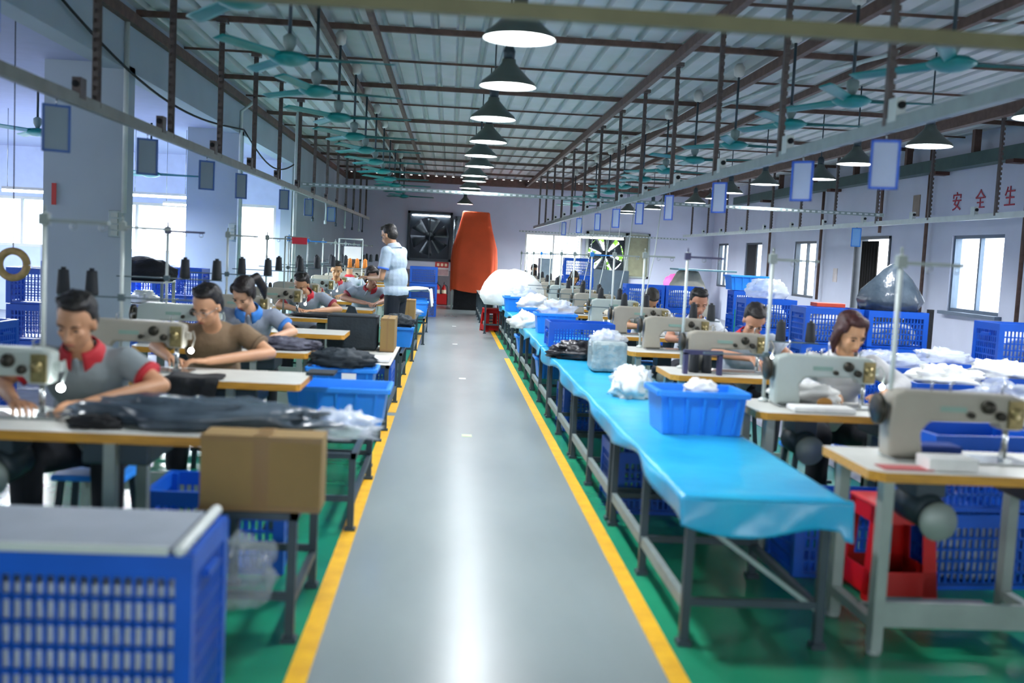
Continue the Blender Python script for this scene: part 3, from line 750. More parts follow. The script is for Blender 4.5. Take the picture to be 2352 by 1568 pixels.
        pl = MB(); fr = lerp(chest, neck, .15) + V((0, -.118, 0)); pl.tube([lerp(neck, chest, .35) + V((0, -.105, -.0)), fr], [.012, .012], 8, round_=True)
        pl.build('placket', sm, so)
    # ---- trousers + shoes
    t = MB(); t.ell(hip + V((0, 0, .01)), (.178, .14, .11))
    for i, s in ((0, -1), (1, 1)):
        H = hip + V((s * .09, 0, 0)); t.tube([H, lerp(H, K[i], .5), K[i]], [.1, .09, .074], 14, round_=True); t.tube([K[i], lerp(K[i], A[i], .96)], [.073, .062], 14)
    me = evald(t, max(vox, .011), 3, .5); tb = MB(); mesh_add(tb, me); tb.build('trousers', mat('cloth_' + pants, pants, .85, var=.15, scale=12, bump=.3, bscale=12), root)
    for i in (0, 1):
        f = MB(); f.ell(A[i] + V((0, -.065, -.04)), (.05, .135, .042), n=16); f.ell(A[i] + V((0, .0, -.02)), (.046, .055, .055)); f.box(A[i] + V((0, -.06, -.078)), (.085, .25, .016))
        f.build('shoe', mat('shoe_black', '1a1b1e', .4) if legs == 'sit' else mat('shoe_grey', 'c8c8c4', .5), root)
    return root

LW = ((-.14, -.50, .79), (.14, -.48, .79))
person('person in grey polo shirt with red collar sewing nearest left of the aisle', (-1.62, 4.98, 0), 0.03, head=(.0, -.33, 1.11), pitch=.42, yaw=-.05, tilt=.05, hair='100e0d',
       elbows=((-.34, -.27, .83), (.36, -.28, .84)), wrists=((-.17, -.56, .79), (.12, -.52, .79)), hdir=((.55, -.8, -.05), (-.8, -.45, -.05)), neck=(0, -.25, .99), chest=(0, -.15, .85), fat=1.05, shirt='7b8589')
person('person with glasses in brown t-shirt sewing second left of the aisle', (-1.46, 6.75, 0), 0.1, head=(-.02, -.36, 1.10), pitch=.5, yaw=-.45, tilt=.05, hair='120f0e', shirt='7a654d', trim='6e5a44', collar=None, glasses=True,
       elbows=((-.34, -.22, .83), (.36, -.3, .82)), wrists=((-.2, -.5, .79), (.02, -.56, .79)), hdir=((.4, -1, 0), (-1, -.3, 0)), neck=(0, -.25, .98), skin='c29270')
person('woman with dark ponytail and blue-collared grey polo sewing left of aisle', (-1.56, 8.4, 0), 0.15, head=(-.04, -.36, 1.10), pitch=.75, yaw=-.35, tilt=.12, hair='1a1211', shirt='8a94a4', trim='3c7fd0', collar='3c86dc', hairstyle='ponytail',
       elbows=((-.3, -.24, .82), (.34, -.3, .82)), wrists=((-.1, -.5, .79), (.18, -.58, .79)), neck=(0, -.26, .98), skin='c99c7e')
person('person in grey polo with red collar bending over dark cloth, fourth worker left', (-1.6, 11.95, 0), .1, head=(-.04, -.34, 1.06), pitch=.65, yaw=-.3, tilt=.1, hair='1b1715', shirt='8d98a6', trim='8c2a3a', collar='c02030',
       elbows=((-.28, -.26, .82), (.38, -.3, .80)), wrists=((-.05, -.52, .79), (.12, -.62, .79)), hdir=((.4, -1, 0), (-.9, -.5, 0)), neck=(0, -.25, .96))
person('dark-haired person with face half hidden behind a sewing machine, fifth left', (-1.62, 15.55, 0), 0, head=(0, -.26, 1.15), pitch=.35, yaw=.1, hair='11100f', shirt='8f9aa8', vox=.011, skin='b58a5e')
person('woman in pale grey polo leaning over the table edge beside the standing man', (-.98, 13.75, 0), -.05, head=(.03, -.34, 1.13), pitch=.4, yaw=.3, tilt=-.2, hair='241d1b', shirt='9ba9b6', trim='8c2a3a', collar='a8202c', hairstyle='bun',
       hip=(-.12, .0, .55), chest=(-.07, -.16, .86), neck=(0, -.26, .99), elbows=((-.34, -.3, .84), (.22, -.28, .84)), wrists=((-.02, -.5, .80), (.12, -.52, .80)), hdir=((1, -.4, -.05), (-.4, -1, -.05)), skin='a97d68', vox=.0095)
person('person facing away with short dark hair behind the fifth left worker', (-1.72, 17.6, 0), PI - .3, head=(0, -.22, 1.2), pitch=.3, hair='1a1513', shirt='a3acb6', vox=.011, collar='b0202c')
# the standing man: seen from behind at three quarters, looking down to the left
person('standing man in pale grey polo and dark trousers beside the aisle', (-.63, 12.85, 0), -2.0, hip=(0, 0, .93), chest=(0, -.02, 1.34), neck=(0, -.06, 1.54), head=(0, -.13, 1.66), pitch=.42, yaw=-.1,
       elbows=((-.24, -.08, 1.14), (.24, -.08, 1.14)), wrists=((-.1, -.33, 1.13), (.1, -.33, 1.13)), hdir=((.2, -1, .1), (-.2, -1, .1)), shirt='b4c6d6', trim='4a78d8', collar='b9c8d8', pants='141c26', legs='stand', sleeve=.66, fat=1.1, sh=.2, skin='c0906e', hair='15120f')
# right side workers
person('woman with reddish brown hair in white shirt sewing nearest on the right', (2.44, 6.45, 0), -.05, head=(0, -.33, 1.13), pitch=.5, yaw=.25, tilt=-.05, hair='3c1a18', hairstyle='bob', shirt='d5d6d6', trim='d5d6d6', collar='dcdcdc', sleeve=1.3,
       elbows=((-.32, -.26, .83), (.36, -.26, .83)), wrists=((-.2, -.5, .79), (.14, -.54, .79)), hdir=((.5, -.9, -.05), (-.6, -.8, -.05)), skin='d3a077', neck=(0, -.25, .995))
person('person in pale grey polo with red collar, head bowed, second on the right', (2.33, 8.15, 0), 0, head=(-.0, -.36, 1.09), pitch=.75, yaw=-.1, tilt=.05, hair='1c1817', shirt='a9b4c0', trim='a9b4c0', collar='c81824', hairstyle='messy',
       elbows=((-.3, -.28, .83), (.32, -.28, .83)), wrists=((-.05, -.55, .82), (.2, -.5, .79)), neck=(0, -.25, .98), skin='c08d70', hdir=((.2, -1, -.3), (-.35, -1, -.1)))
person('young man facing forward between two black thread cones, third on the right', (2.33, 9.85, 0), 0, head=(0, -.27, 1.14), pitch=.42, yaw=.05, hair='0f0e0d', shirt='c9d0d8', trim='c9d0d8', collar='c9d0d8', skin='b58065', hairstyle='messy', vox=.0095)
person('person bowed with only dark hair showing, fourth on the right', (2.2, 11.5, 0), 0, head=(0, -.3, 1.08), pitch=1.0, hair='26221b', shirt='c2c6c6', collar='d8c84a', trim='c2c6c6', vox=.011)
person('dark-haired woman bent over her work far down the right row', (2.3, 19.9, 0), .2, head=(0, -.3, 1.12), pitch=.8, hair='151214', shirt='2a2d36', trim='2a2d36', collar='2a2d36', vox=.012, hairstyle='bob', skin='b88a52')
person('dark-haired person near the back wall, farthest on the right', (2.05, 26.2, 0), .3, head=(0, -.25, 1.16), pitch=.5, hair='171314', shirt='2c3140', trim='2c3140', collar='2c3140', vox=.012)

# ================================================================== SEWING STATIONS
def make_table(name='sewing_table'):
    "origin = front column-side corner on the floor; +X towards the needle side; 1.22 x 0.55 top at z .74"
    t = thing(name, '', 'sewing table')
    top = MB(); ch = .05
    P2 = [(0, ch), (ch, 0), (1.22 - .02, 0), (1.22, .02), (1.22, .55), (0, .55)]
    top.poly([(x, y, .738) for x, y in P2], (0, 0, .002)); top.poly([(x, y, .70) for x, y in P2], (0, 0, .038), 1)
    top.build('table_top', [M_WHITE(), M_EDGE()], t, bevel=.003)
    for x in (.08, .84):
        for y in (.06, .5):
            MB().bb(x - .022, x + .022, y - .03, y + .03, .02, .7).lathe([(.0, 0), (.03, 0), (.03, .015), (.012, .03), (0, .03)], (x, y, 0), 10).build('leg', M_FRAME(), t)
    MB().bb(.08, .84, .03, .05, .12, .22).bb(.08, .84, .25, .28, .1, .14).build('stretcher', M_FRAME(), t)
    for x in (.08, .84): MB().bb(x - .02, x + .02, .06, .5, .1, .14).build('side_rail', M_FRAME(), t)
    MB().bb(.25, .7, .16, .42, .1, .115).build('treadle', M_LEG(), t)
    mo = MB().lathe([(0, -.12), (.06, -.12), (.075, -.1), (.075, .1), (.06, .12), (0, .12)], (.34, .32, .54), 18, M=Matrix.Rotation(PI / 2, 3, 'X')).bb(.28, .4, .22, .42, .6, .7).build('motor', M_LEG(), t)
    MB().lathe([(0, -.012), (.075, -.012), (.08, 0), (.075, .012), (0, .012)], (.34, .14, .52), 24, M=Matrix.Rotation(PI / 2, 3, 'X')).build('pulley', M_FRAME(), mo)
    MB().bb(.72, .98, .08, .45, .6, .69).build('drawer', M_LEG(), t, bevel=.01)
    return t
def make_machine(name, col):
    "origin at column base on the table; arm towards +X, needle at x = .46"
    t = thing(name, '', 'sewing machine')
    MB().bb(-.04, .54, -.085, .095, 0, .012).build('bed', M_CHR(), t, bevel=.003)
    b = MB()
    b.poly([(-.06, -.05, .012), (.09, -.05, .012), (.075, -.05, .12), (.11, -.05, .165), (.4, -.05, .17), (.41, -.05, .14), (.5, -.05, .14), (.505, -.05, .27), (.46, -.05, .285), (.0, -.05, .29), (-.055, -.05, .27), (-.065, -.05, .14)], (0, .105, 0))
    b.build('machine_arm', col, t, bevel=.014)
    MB().lathe([(0, -.016), (.055, -.016), (.066, -.008), (.066, .008), (.055, .016), (0, .016)], (-.095, 0, .205), 24, M=Matrix.Rotation(PI / 2, 3, 'Y')).build('handwheel', M_DARK(), t)
    h = MB()
    h.bb(.43, .492, -.066, -.05, .15, .265); h.lathe([(0, -.014), (.022, -.014), (.024, 0), (0, .006)], (.455, -.075, .215), 12, M=Matrix.Rotation(PI / 2, 3, 'X')); h.build('face_plate', M_BRASS(), t)
    MB().tube([(.46, 0, .14), (.46, 0, .02)], .007, 8).tube([(.447, .0, .15), (.447, 0, .05)], .006, 8).build('needle_bar', M_CHR(), t)
    MB().bb(.44, .48, -.03, .012, .012, .022).bb(.44, .455, .0, .012, .02, .055).build('presser_foot', M_CHR(), t)
    k = MB()
    for x, z, r in ((.34, .235, .026), (.395, .2, .018), (.27, .2, .012)):
        k.lathe([(0, -.03), (r, -.03), (r * 1.1, -.012), (r, 0), (0, 0)], (x, -.05, z), 14, M=Matrix.Rotation(PI / 2, 3, 'X') @ Matrix.Scale(-1, 3))
    k.build('tension_dials', M_DARK(), t)
    k = MB()
    for x in (.12, .2, .42): k.tube([(x, -.01, .285), (x, -.01, .32), (x + .02, -.01, .325)], .004, 6)
    k.build('thread_guides', M_CHR(), t)
    MB().box((.2, -.052, .22), (.11, .004, .022)).build('maker_plate', mat('grey_green_plate', '7d9a8e', .4), t)
    MB().bb(.505, .53, -.02, .03, .19, .23).tube([(.52, .0, .22), (.545, -.01, .24), (.56, -.03, .2), (.545, -.04, .14)], .004, 6).build('sewing_lamp', col, t)
    MB().ell((.543, -.042, .13), (.014, .014, .014)).build('lamp_bulb', M_LED(), bpy.data.objects[t.children[-1].name])
    return t
def make_stand(color, hh=.84, tz=.39, t0=-.36, t1=.4, pins=(.13, .36)):
    t = thing('thread_stand', '', 'thread stand')
    MB().lathe([(0, 0), (.03, 0), (.03, .012), (.014, .02), (.0, .03)], n=12).tube([(0, 0, 0), (0, 0, hh)], .0105, 10).build('pole', M_WRAIL(), t)
    MB().box((0, 0, hh - .03), (.04, .035, .05)).box((.13, 0, hh - .035), (.27, .022, .014)).tube([(0, 0, hh), (0, 0, hh + .03)], .006, 6).build('guide_arm', color, t)
    e = MB()
    for x in (.12, .24): e.tube([V((x, 0, hh - .055)) + V((math.cos(a) * .014, 0, math.sin(a) * .014)) for a in [2 * PI * k / 10 for k in range(11)]], .0025, 5)
    e.build('thread_eyes', M_CHR(), t)
    if tz:
        MB().box(((t0 + t1) / 2, 0, tz), (t1 - t0, .026, .009)).box((0, 0, tz), (.035, .035, .04)).build('cone_tray', mat('grey_tray_steel', '56686c', .45, .2), t)
        for x in pins: MB().tube([(x, 0, tz), (x, 0, tz + .1)], .003, 6).build('spool_pin', M_CHR(), t)
    return t
def make_cone(m):
    o = MB().lathe([(.0, 0), (.036, 0), (.038, .01), (.03, .135), (.028, .14), (.014, .142), (.014, .155), (0, .155)], n=18).build('thread_cone', m); return o
tab = make_table(); m_cream = make_machine('sewing_machine', M_MACH()); m_white = make_machine('sewing_machine', M_MACHW())
st_pale = make_stand(M_FRAME(), tz=.46); st_t2 = make_stand(M_FRAME(), tz=.40); st_bare = make_stand(M_FRAME(), tz=0); st_low = make_stand(M_FRAME(), tz=.26); st_wide = make_stand(mat('dark_violet_arm', '3a3a5c', .4), tz=.225, t0=-.04, t1=1.0, pins=(.72, .94)); st_four = make_stand(M_FRAME(), tz=.26, t0=-.04, t1=.7, pins=(.46, .62)); st_bl = make_stand(mat('bright_blue_arm', '1e86d8', .4), tz=.26); st_blue = make_stand(mat('bright_blue_arm', '1e86d8', .4), tz=.46); st_purple = make_stand(mat('dark_violet_arm', '3a3a5c', .4), tz=.46)
cone = make_cone(M_THR()); cone_o = make_cone(M_ORT())
U = {}
def put(key, proto, loc, rz, label, group):
    o = dup(proto, U.get(key, False), loc, rz, label, group); U[key] = True; return o
def two_cones(x, y, offs, lab, z=1.138, key='k', proto=None):
    for j, dx in enumerate(offs):
        c = put(key, proto or cone, (x + dx, y, z), 0, lab % ('left' if j == 0 else 'right'), 'thread cones on the stands'); c['category'] = 'thread cone'
LY = [4.05, 5.7, 7.35, 9.0, 10.9, 12.75, 14.5, 16.3, 18.1, 19.9, 21.7, 23.5]
for i, y in enumerate(LY):
    n = ORD[i]
    x0 = [-2.12, -2.0, -2.18, -2.09, -2.07, -2.12][i] if i < 6 else -2.12
    put('tab', tab, (x0, y, 0), 0, 'sewing table with white top and yellow edge, %s left of the aisle' % n, 'sewing tables left of the aisle')
    if i == 3:
        pass
    k_, pr = ('mw', m_white) if i in (0, 2, 6) else ('mc', m_cream)
    put(k_, pr, (x0 + .03, y + .30, .741), 0, '%s sewing machine on the %s table left of the aisle' % ('white' if pr is m_white else 'cream', n), 'sewing machines left of the aisle')
    q = [('sp', st_pale), ('sv', st_purple)][i == 2]
    if i in (5, 6): q = ('sb', st_blue)
    if i == 0: q = ('sn', st_bare)
    if i == 1: q = ('st2', st_t2)
    sx = x0 + .12
    if i in (0,): sx = -1.70 + .0
    put(q[0], q[1], (sx, y + .47, .741), 0, 'thread stand pole with side arm on the %s table left of the aisle' % n, 'thread stands left of the aisle')
    offs = (-.33, -.17) if i == 1 else (.13, .36)
    if i: two_cones(sx, y + .47, offs, 'black thread cone, %%s one of the pair on the %s left thread stand' % n, z=1.147 if i == 1 else 1.207)
RY = [3.86, 5.36, 7.0, 8.65, 10.35, 12.05, 13.8, 15.5, 17.2, 19.0, 20.8, 22.6, 24.4]
for i, y in enumerate(RY):
    n = ORD[i]; x0 = 1.66 if i < 2 else 1.55
    put('tab', tab, (x0, y, 0), 0, 'sewing table with white top and yellow edge, %s right of the aisle' % n, 'sewing tables right of the aisle')
    k_, pr = ('mw', m_white) if i in (1, 5, 8) else ('mc', m_cream)
    put(k_, pr, (x0 + .22, y + .30, .741), 0, '%s sewing machine on the %s table right of the aisle' % ('white' if pr is m_white else 'cream', n), 'sewing machines right of the aisle')
    q = ('sl', st_low)
    if i in (5, 9): q = ('sbl', st_bl)
    if i == 2: q = ('sw', st_wide)
    if i == 3: q = ('s4', st_four)
    if i == 0: q = ('sn', st_bare)
    put(q[0], q[1], (x0 + (.2 if i == 0 else .16), y + (.36 if i == 0 else .45), .741), 0, 'thread stand pole with side arm on the %s table right of the aisle' % n, 'thread stands right of the aisle')
    if i not in (0, 1): two_cones(x0 + .16, y + .45, {2: (.72, .94), 3: (.46, .62)}.get(i, (.13, .36)), 'black thread cone, %%s one of the pair on the %s right thread stand' % n, z=.973 if i == 2 else 1.007)
    if 3 < i < 11:
        cb = MB().tube([(2.27, y + .9, 2.22), (2.2, y + .8, 1.6), (2.05, y + .6, .9), (2.0, y + .45, .60)], .006, 6).build('power_lead', M_WRAIL()); tag(cb, 'thin pale power lead dropping from the rail to the %s right table' % n, 'cable', 'power leads to the right tables')
random.seed(5)
for j, (px, py) in enumerate(((803, 620), (820, 616), (838, 622))):
    p = atY(px, py, 17.0)
    c = put('ko', cone_o, (p.x, 17.0, 1.16), 0, 'orange thread cone, %s of three beyond the workers left of the aisle' % ['leftmost', 'middle', 'rightmost'][j], 'orange thread cones'); c['category'] = 'thread cone'
o = MB().bb(-1.95, -1.2, 16.93, 17.07, 1.145, 1.158).tube([(-1.93, 17.0, 0), (-1.93, 17.0, 1.15)], .01).tube([(-1.22, 17.0, 0), (-1.22, 17.0, 1.15)], .01).build('cone_shelf', M_FRAME()); tag(o, 'narrow grey shelf on poles carrying three orange thread cones', 'shelf')

# stools for seated workers
def make_stool():
    t = thing('stool', '', 'stool')
    MB().bb(-.17, .17, -.14, .14, .355, .385).build('seat', M_BLUE2(), t, bevel=.01)
    for sx in (-1, 1):
        for sy in (-1, 1): MB().bar((sx * .13, sy * .1, .36), (sx * .16, sy * .13, 0), .028).build('leg', M_LEG(), t)
    MB().bar((-.15, 0, .15), (.15, 0, .15), .02).build('stretcher', M_LEG(), t)
    return t
sto = make_stool()
for (x, y, l) in ((-1.62, 5.0, 'first left'), (-1.46, 6.77, 'second left'), (-1.56, 8.42, 'third left'), (-1.6, 11.97, 'fourth left'), (-1.62, 15.57, 'fifth left'), (-1.1, 13.8, 'leaning woman'), (-1.72, 17.6, 'turned away'),
                  (2.36, 6.47, 'first right'), (2.33, 8.17, 'second right'), (2.33, 9.87, 'third right'), (2.2, 11.52, 'fourth right'), (2.3, 19.92, 'woman far right'), (2.05, 26.2, 'last right')):
    put('sto', sto, (x, y, 0), 0, 'low stool under the %s seated worker' % l, 'work stools')
# ================================================================== CONTAINERS
def lattice(mb, p0, p1, z0, z1, ps=.03, pz=.075, t=.012, oval=True):
    "perforated panel between two floor points, built as one skin with rectangular openings"
    p0 = V((p0[0], p0[1], 0)); p1 = V((p1[0], p1[1], 0)); L = (p1 - p0).length; d = (p1 - p0) / L; n = V((-d.y, d.x, 0)) * t / 2
    def slab(a, b, c, e):
        A = p0 + d * a; B = p0 + d * b
        vs = [A - n, B - n, B + n, A + n]; vs = [V((v.x, v.y, c)) for v in vs] + [V((v.x, v.y, e)) for v in vs]
        mb.add(vs, [(3, 2, 1, 0), (4, 5, 6, 7), (0, 1, 5, 4), (1, 2, 6, 5), (2, 3, 7, 6), (3, 0, 4, 7)])
    nz = max(1, round((z1 - z0) / pz)); dz = (z1 - z0) / nz
    for i in range(nz + 1): slab(0, L, max(z0, z0 + i * dz - dz * .1), min(z1, z0 + i * dz + dz * .1))
    ns = max(2, round(L / ps)); ds = L / ns
    for i in range(ns + 1): slab(max(0, i * ds - ds * .17), min(L, i * ds + ds * .17), z0, z1)
BK = {}
def basket(w, d, h, ps=.03, pz=.075, m=None, key=None):
    "origin bottom centre"
    t = thing('plastic_basket', '', 'basket')
    m = m or M_BLUE(); x, y = w / 2, d / 2; b = MB()
    for a, c in (((-x, -y), (x, -y)), ((x, -y), (x, y)), ((x, y), (-x, y)), ((-x, y), (-x, -y))): lattice(b, a, c, .03, h - .06, ps, pz)
    b.build('basket_wall', m, t)
    b = MB().bb(-x, x, -y, y, 0, .02)
    for sx in (-1, 1):
        for sy in (-1, 1): b.box((sx * (x - .012), sy * (y - .012), h / 2), (.05, .05, h - .01))
    b.bb(-x - .012, x + .012, -y - .012, -y + .01, h - .065, h); b.bb(-x - .012, x + .012, y - .01, y + .012, h - .065, h)
    b.bb(-x - .012, -x + .01, -y, y, h - .065, h); b.bb(x - .01, x + .012, -y, y, h - .065, h)
    b.build('basket_frame', m, t)
    for s in (-1, 1): MB().box((s * (x + .014), 0, h - .1), (.02, .14, .02)).build('handle', m, t)
    return t
def bin_(w, d, h, m=None, ribs=5):
    t = thing('plastic_bin', '', 'bin'); m = m or M_BLUE2(); x, y = w / 2, d / 2; k = .9; e = .006
    o = [(-x * k, -y * k, 0), (x * k, -y * k, 0), (x * k, y * k, 0), (-x * k, y * k, 0)]; T = [(-x, -y, h), (x, -y, h), (x, y, h), (-x, y, h)]
    ti = [(-x + e, -y + e, h), (x - e, -y + e, h), (x - e, y - e, h), (-x + e, y - e, h)]; oi = [(-x * k + e, -y * k + e, e), (x * k - e, -y * k + e, e), (x * k - e, y * k - e, e), (-x * k + e, y * k - e, e)]
    b = MB().add(o + T + ti + oi, [(3, 2, 1, 0)] + [(i, (i + 1) % 4, (i + 1) % 4 + 4, i + 4) for i in range(4)] + [(i + 4, (i + 1) % 4 + 4, (i + 1) % 4 + 8, i + 8) for i in range(4)] + [(i + 8, (i + 1) % 4 + 8, (i + 1) % 4 + 12, i + 12) for i in range(4)] + [(12, 13, 14, 15)])
    b.build('bin_body', m, t)
    b = MB(); r = .022
    b.bb(-x - r / 2, x + r / 2, -y - r, -y, h - .03, h); b.bb(-x - r / 2, x + r / 2, y, y + r, h - .03, h); b.bb(-x - r, -x, -y, y, h - .03, h); b.bb(x, x + r, -y, y, h - .03, h)
    b.build('rim', m, t, bevel=.004)
    for i in range(ribs):
        u = (i + .5) / ribs * 2 - 1
        for s in (-1, 1): MB().bar((u * x * k, s * y * k, .01), (u * x, s * (y + .008), h - .03), .016, .014).build('rib', m, t)
    return t
GB = 'blue perforated baskets'; GN = 'blue open bins'
bigb = basket(.80, .45, .6, .0302, .076); smb = basket(.6, .42, .37, .034, .062); lowb = basket(.62, .44, .25, .03, .06)
for o_ in (bigb, smb, lowb): pass
binA = bin_(.46, .34, .23); binB = bin_(.6, .4, .23)
def pb(proto, key, x, y, z, label, rz=0, group=GB): return put(key, proto, (x, y, z), rz, label, group)

# ---- foreground left: basket with a white board
pb(bigb, 'bigb', -1.10, 3.19, 0, 'large blue perforated basket in the foreground left corner with grey board on top')
li = MB().bb(-1.47, -.73, 2.99, 3.39, .03, .5); tag(li.build('pale_basket_fill', mat('greyish_white_fill', 'c9d2d4', .85, bump=.3)), 'greyish white folded cloth filling the large foreground basket', 'cloth')
bd = thing('cover_board', 'pale grey board lying on the large foreground basket', 'board', (-1.12, 3.19, .603))
MB().bb(-.40, .36, -.22, .22, 0, .012).build('board', mat('pale_grey_board', 'a4adb8', .55, var=.05), bd)
MB().bb(-.40, .36, -.235, -.215, -.002, .02).build('edge_strip', M_WRAIL(), bd); MB().tube([(.395, -.235, .014), (.395, .235, .014)], .018, 10, round_=True).build('rolled_edge', mat('white_plastic', 'd8dfdc', .4), bd)

# ---- metal benches
def bench(x0, x1, y0, y1, z, label, top=None, legs=2, group='low metal benches left of the aisle', col=None):
    t = thing('metal_bench', label, 'bench', (x0, y0, 0), 0, group); w, d = x1 - x0, y1 - y0; m = col or M_LEG()
    MB().bb(0, w, 0, .03, z - .03, z - .002).bb(0, w, d - .03, d, z - .03, z - .002).bb(0, .03, 0, d, z - .03, z - .002).bb(w - .03, w, 0, d, z - .03, z - .002).build('top_frame', m, t)
    if top: MB().bb(-.01, w + .01, -.01, d + .01, z - .002, z + .0).build('table_top', top, t, solid=.004)
    for i in range(legs):
        y = .02 + (d - .04) * i / (legs - 1)
        for x in (.02, w - .02):
            MB().bb(x - .017, x + .017, y - .017, y + .017, .0, z - .03).bb(x - .028, x + .028, y - .028, y + .028, 0, .02).build('leg', m, t)
        MB().bb(.02, w - .02, y - .012, y + .012, .16, .19).build('cross_rail', m, t)
    MB().bb(w - .034, w - .006, .02, d - .02, .14, .17).build('side_rail', m, t)
    if x0 > .6: MB().bb(.006, .034, .02, d - .02, .14, .19).build('side_rail', M_RAIL(), t)
    return t
bench(-.90, -.52, 3.87, 4.56, .50, 'dark metal bench carrying a brown carton, nearest left of the aisle')
bench(-.90, -.44, 5.45, 6.75, .42, 'dark low bench carrying the first blue bin left of the aisle')
bench(-.90, -.47, 7.1, 8.1, .42, 'dark low bench carrying the second blue bin left of the aisle')
bench(-.85, -.45, 8.55, 10.2, .55, 'white-topped bench carrying the black bag and brown carton left of the aisle', M_WHITE())
bench(-.86, -.46, 11.3, 12.5, .38, 'dark low bench in front of the standing man')
bench(-.86, -.42, 14.0, 15.6, .55, 'dark bench just beyond the standing man')
bench(-.86, -.34, 16.6, 19.2, .42, 'dark bench under the white cloth farther left of the aisle')

# ---- carton on the first bench
def carton(x0, x1, y0, y1, z0, z1, label):
    t = thing('cardboard_box', label, 'cardboard box', ((x0 + x1) / 2, (y0 + y1) / 2, z0)); w, d, h = (x1 - x0) / 2, (y1 - y0) / 2, z1 - z0
    MB().bb(-w, w, -d, d, 0, h).build('carton_body', M_CARD(), t, bevel=.004)
    MB().bb(-w * .13, w * .13, -d - .0015, d + .0015, -.001, h + .0015).build('tape', M_TAPE(), t)
    MB().bb(-w, w, -d - .003, -d, h * .0, h * .07).build('flap_edge', M_TAPE(), t); MB().bb(-w, w, -d - .003, -d, h * .93, h).build('flap_edge', M_TAPE(), t)
    return t
carton(-.885, -.44, 3.87, 4.04, .502, .785, 'brown taped cardboard box at the end of the nearest left sewing table')
carton(-.60, -.47, 9.6, 10.1, .557, .86, 'tall brown cardboard box beside the black fabric bag')
carton(-.60, -.43, 14.2, 14.6, .552, .82, 'brown cardboard box on the bench beyond the standing man')

# ---- cloth and plastic on the first left table
o = blob((0, 0, 0), (.50, .17, .075), 3, .3, 2.6, M=Matrix.Rotation(-.02, 3, 'Z')).build('plastic_wrapped_garments', M_BAGD()); o.location = (-.98, 4.32, .743); tag(o, 'grey garments in shiny plastic lying over the nearest left table end', 'garments')
o = blob((0, 0, 0), (.1, .05, .035), 5, .4, 3).build('black_cloth_scrap', M_BLACK()); o.location = (-1.36, 4.16, .742); tag(o, 'small black cloth scrap at the left end of the plastic-wrapped garments', 'cloth')
o = blob((0, 0, 0), (.15, .14, .07), 9, .45, 3.2).build('clear_plastic_bag', M_BAG()); o.location = (-.42, 4.42, .70); tag(o, 'clear crumpled plastic bag overhanging the aisle past the brown box', 'plastic bag')
o = blob((0, 0, 0), (.16, .16, .15), 12, .35, 2.6).build('clear_plastic_bag', mat('thin_clear_film', 'b4c0c6', .15, var=.1, alpha=.28, bump=.6, bscale=12)); o.location = (-.74, 3.72, .20); tag(o, 'clear plastic bag hanging low beside the large foreground basket', 'plastic bag'); o.location.z = .22
o = MB().tube([(-.74, 3.89, .47), (-.74, 3.75, .36)], .006, 6).build('bag_string', M_CHR()); tag(o, 'string holding the clear bag under the nearest bench', 'string')
# black cloth draped over table two
dr = MB()
def df(u, v):
    s_ = v * .50; x = -1.52 + u * .30 + .02 * math.sin(v * 7)
    if s_ < .2: return (x, 5.90 - s_, .748 + .004 * math.sin(u * 9))
    return (x + .006 * math.sin(u * 20), 5.69 - .012 - .01 * math.sin(u * 15 + v * 5), .748 - (s_ - .2))
dr.grid(df, 18, 20); tag(dr.build('black_cloth', M_BLACK(), solid=.006), 'black cloth draped over the front edge of the second left table', 'cloth')
o = blob((0, 0, 0), (.26, .14, .05), 15, .5, 3.2, ridge=True).build('dark_fabric_pile', mat('dark_lilac_fabric', '252433', .7, var=.4, scale=14, bump=.4, col2='6a6c7c')); o.location = (-1.2, 7.62, .743); tag(o, 'dark shiny fabric pieces piled on the third left table', 'fabric pile')
o = blob((0, 0, 0), (.2, .14, .07), 17, .5, 3.2, ridge=True).build('dark_fabric_pile', M_NAVY()); o.location = (-.72, 7.45, .655); tag(o, 'dark crumpled fabric heaped over the second blue bin', 'fabric pile')
o = MB().bb(-.86, -.70, 6.1, 6.3, .755, .77).build('dark_pad', M_NAVY()); tag(o, 'flat dark pad lying past the end of the second left table', 'pad')
o.location = (.06, 0, -.012)
# ---- bins left of the aisle
pb(binB, 'binB', -.64, 6.5, .42, 'wide blue open bin on the low bench, nearest of the bins left of the aisle', group=GN)
pb(binA, 'binA', -.72, 7.5, .42, 'second blue open bin left of the aisle with dark fabric on it', group=GN)
pb(binA, 'binA', -.56, 12.2, .38, 'small blue open bin at the feet of the standing man', 1.57, GN)
pb(binA, 'binA', -.50, 17.4, .42, 'blue open bin with dark fabric beside the white cloth left of the aisle', 1.57, GN)
pb(smb, 'smb', -1.0, 4.9, .0, 'blue perforated basket on the floor behind the nearest left bench')
pb(lowb, 'lowb', -.70, 9.6, .20, 'low blue basket on the lower rails of the white-topped bench', 1.57)
o = blob((0, 0, 0), (.17, .17, .09), 19, .4, 3.2, ridge=True).build('dark_fabric_pile', M_NAVY()); o.location = (-.56, 12.2, .6); tag(o, 'dark fabric heaped in the small bin by the standing man', 'fabric pile')
o = MB().box((0, 0, 0), (.2, .34, .02)).build('white_paper_pad', mat('white_paper', 'eceeee', .6, var=.02)); o.location = (-.56, 8.85, .567); tag(o, 'white sheets lying on the near end of the white-topped bench', 'papers')
o = MB().box((0, 0, 0), (.1, .006, .12)).build('white_paper_tag', mat('white_paper')); o.location = (-.66, 7.26, .6); tag(o, 'white paper tag stuck on the front of the second left bin', 'tag'); o.location = (-.66, 7.285, .56)
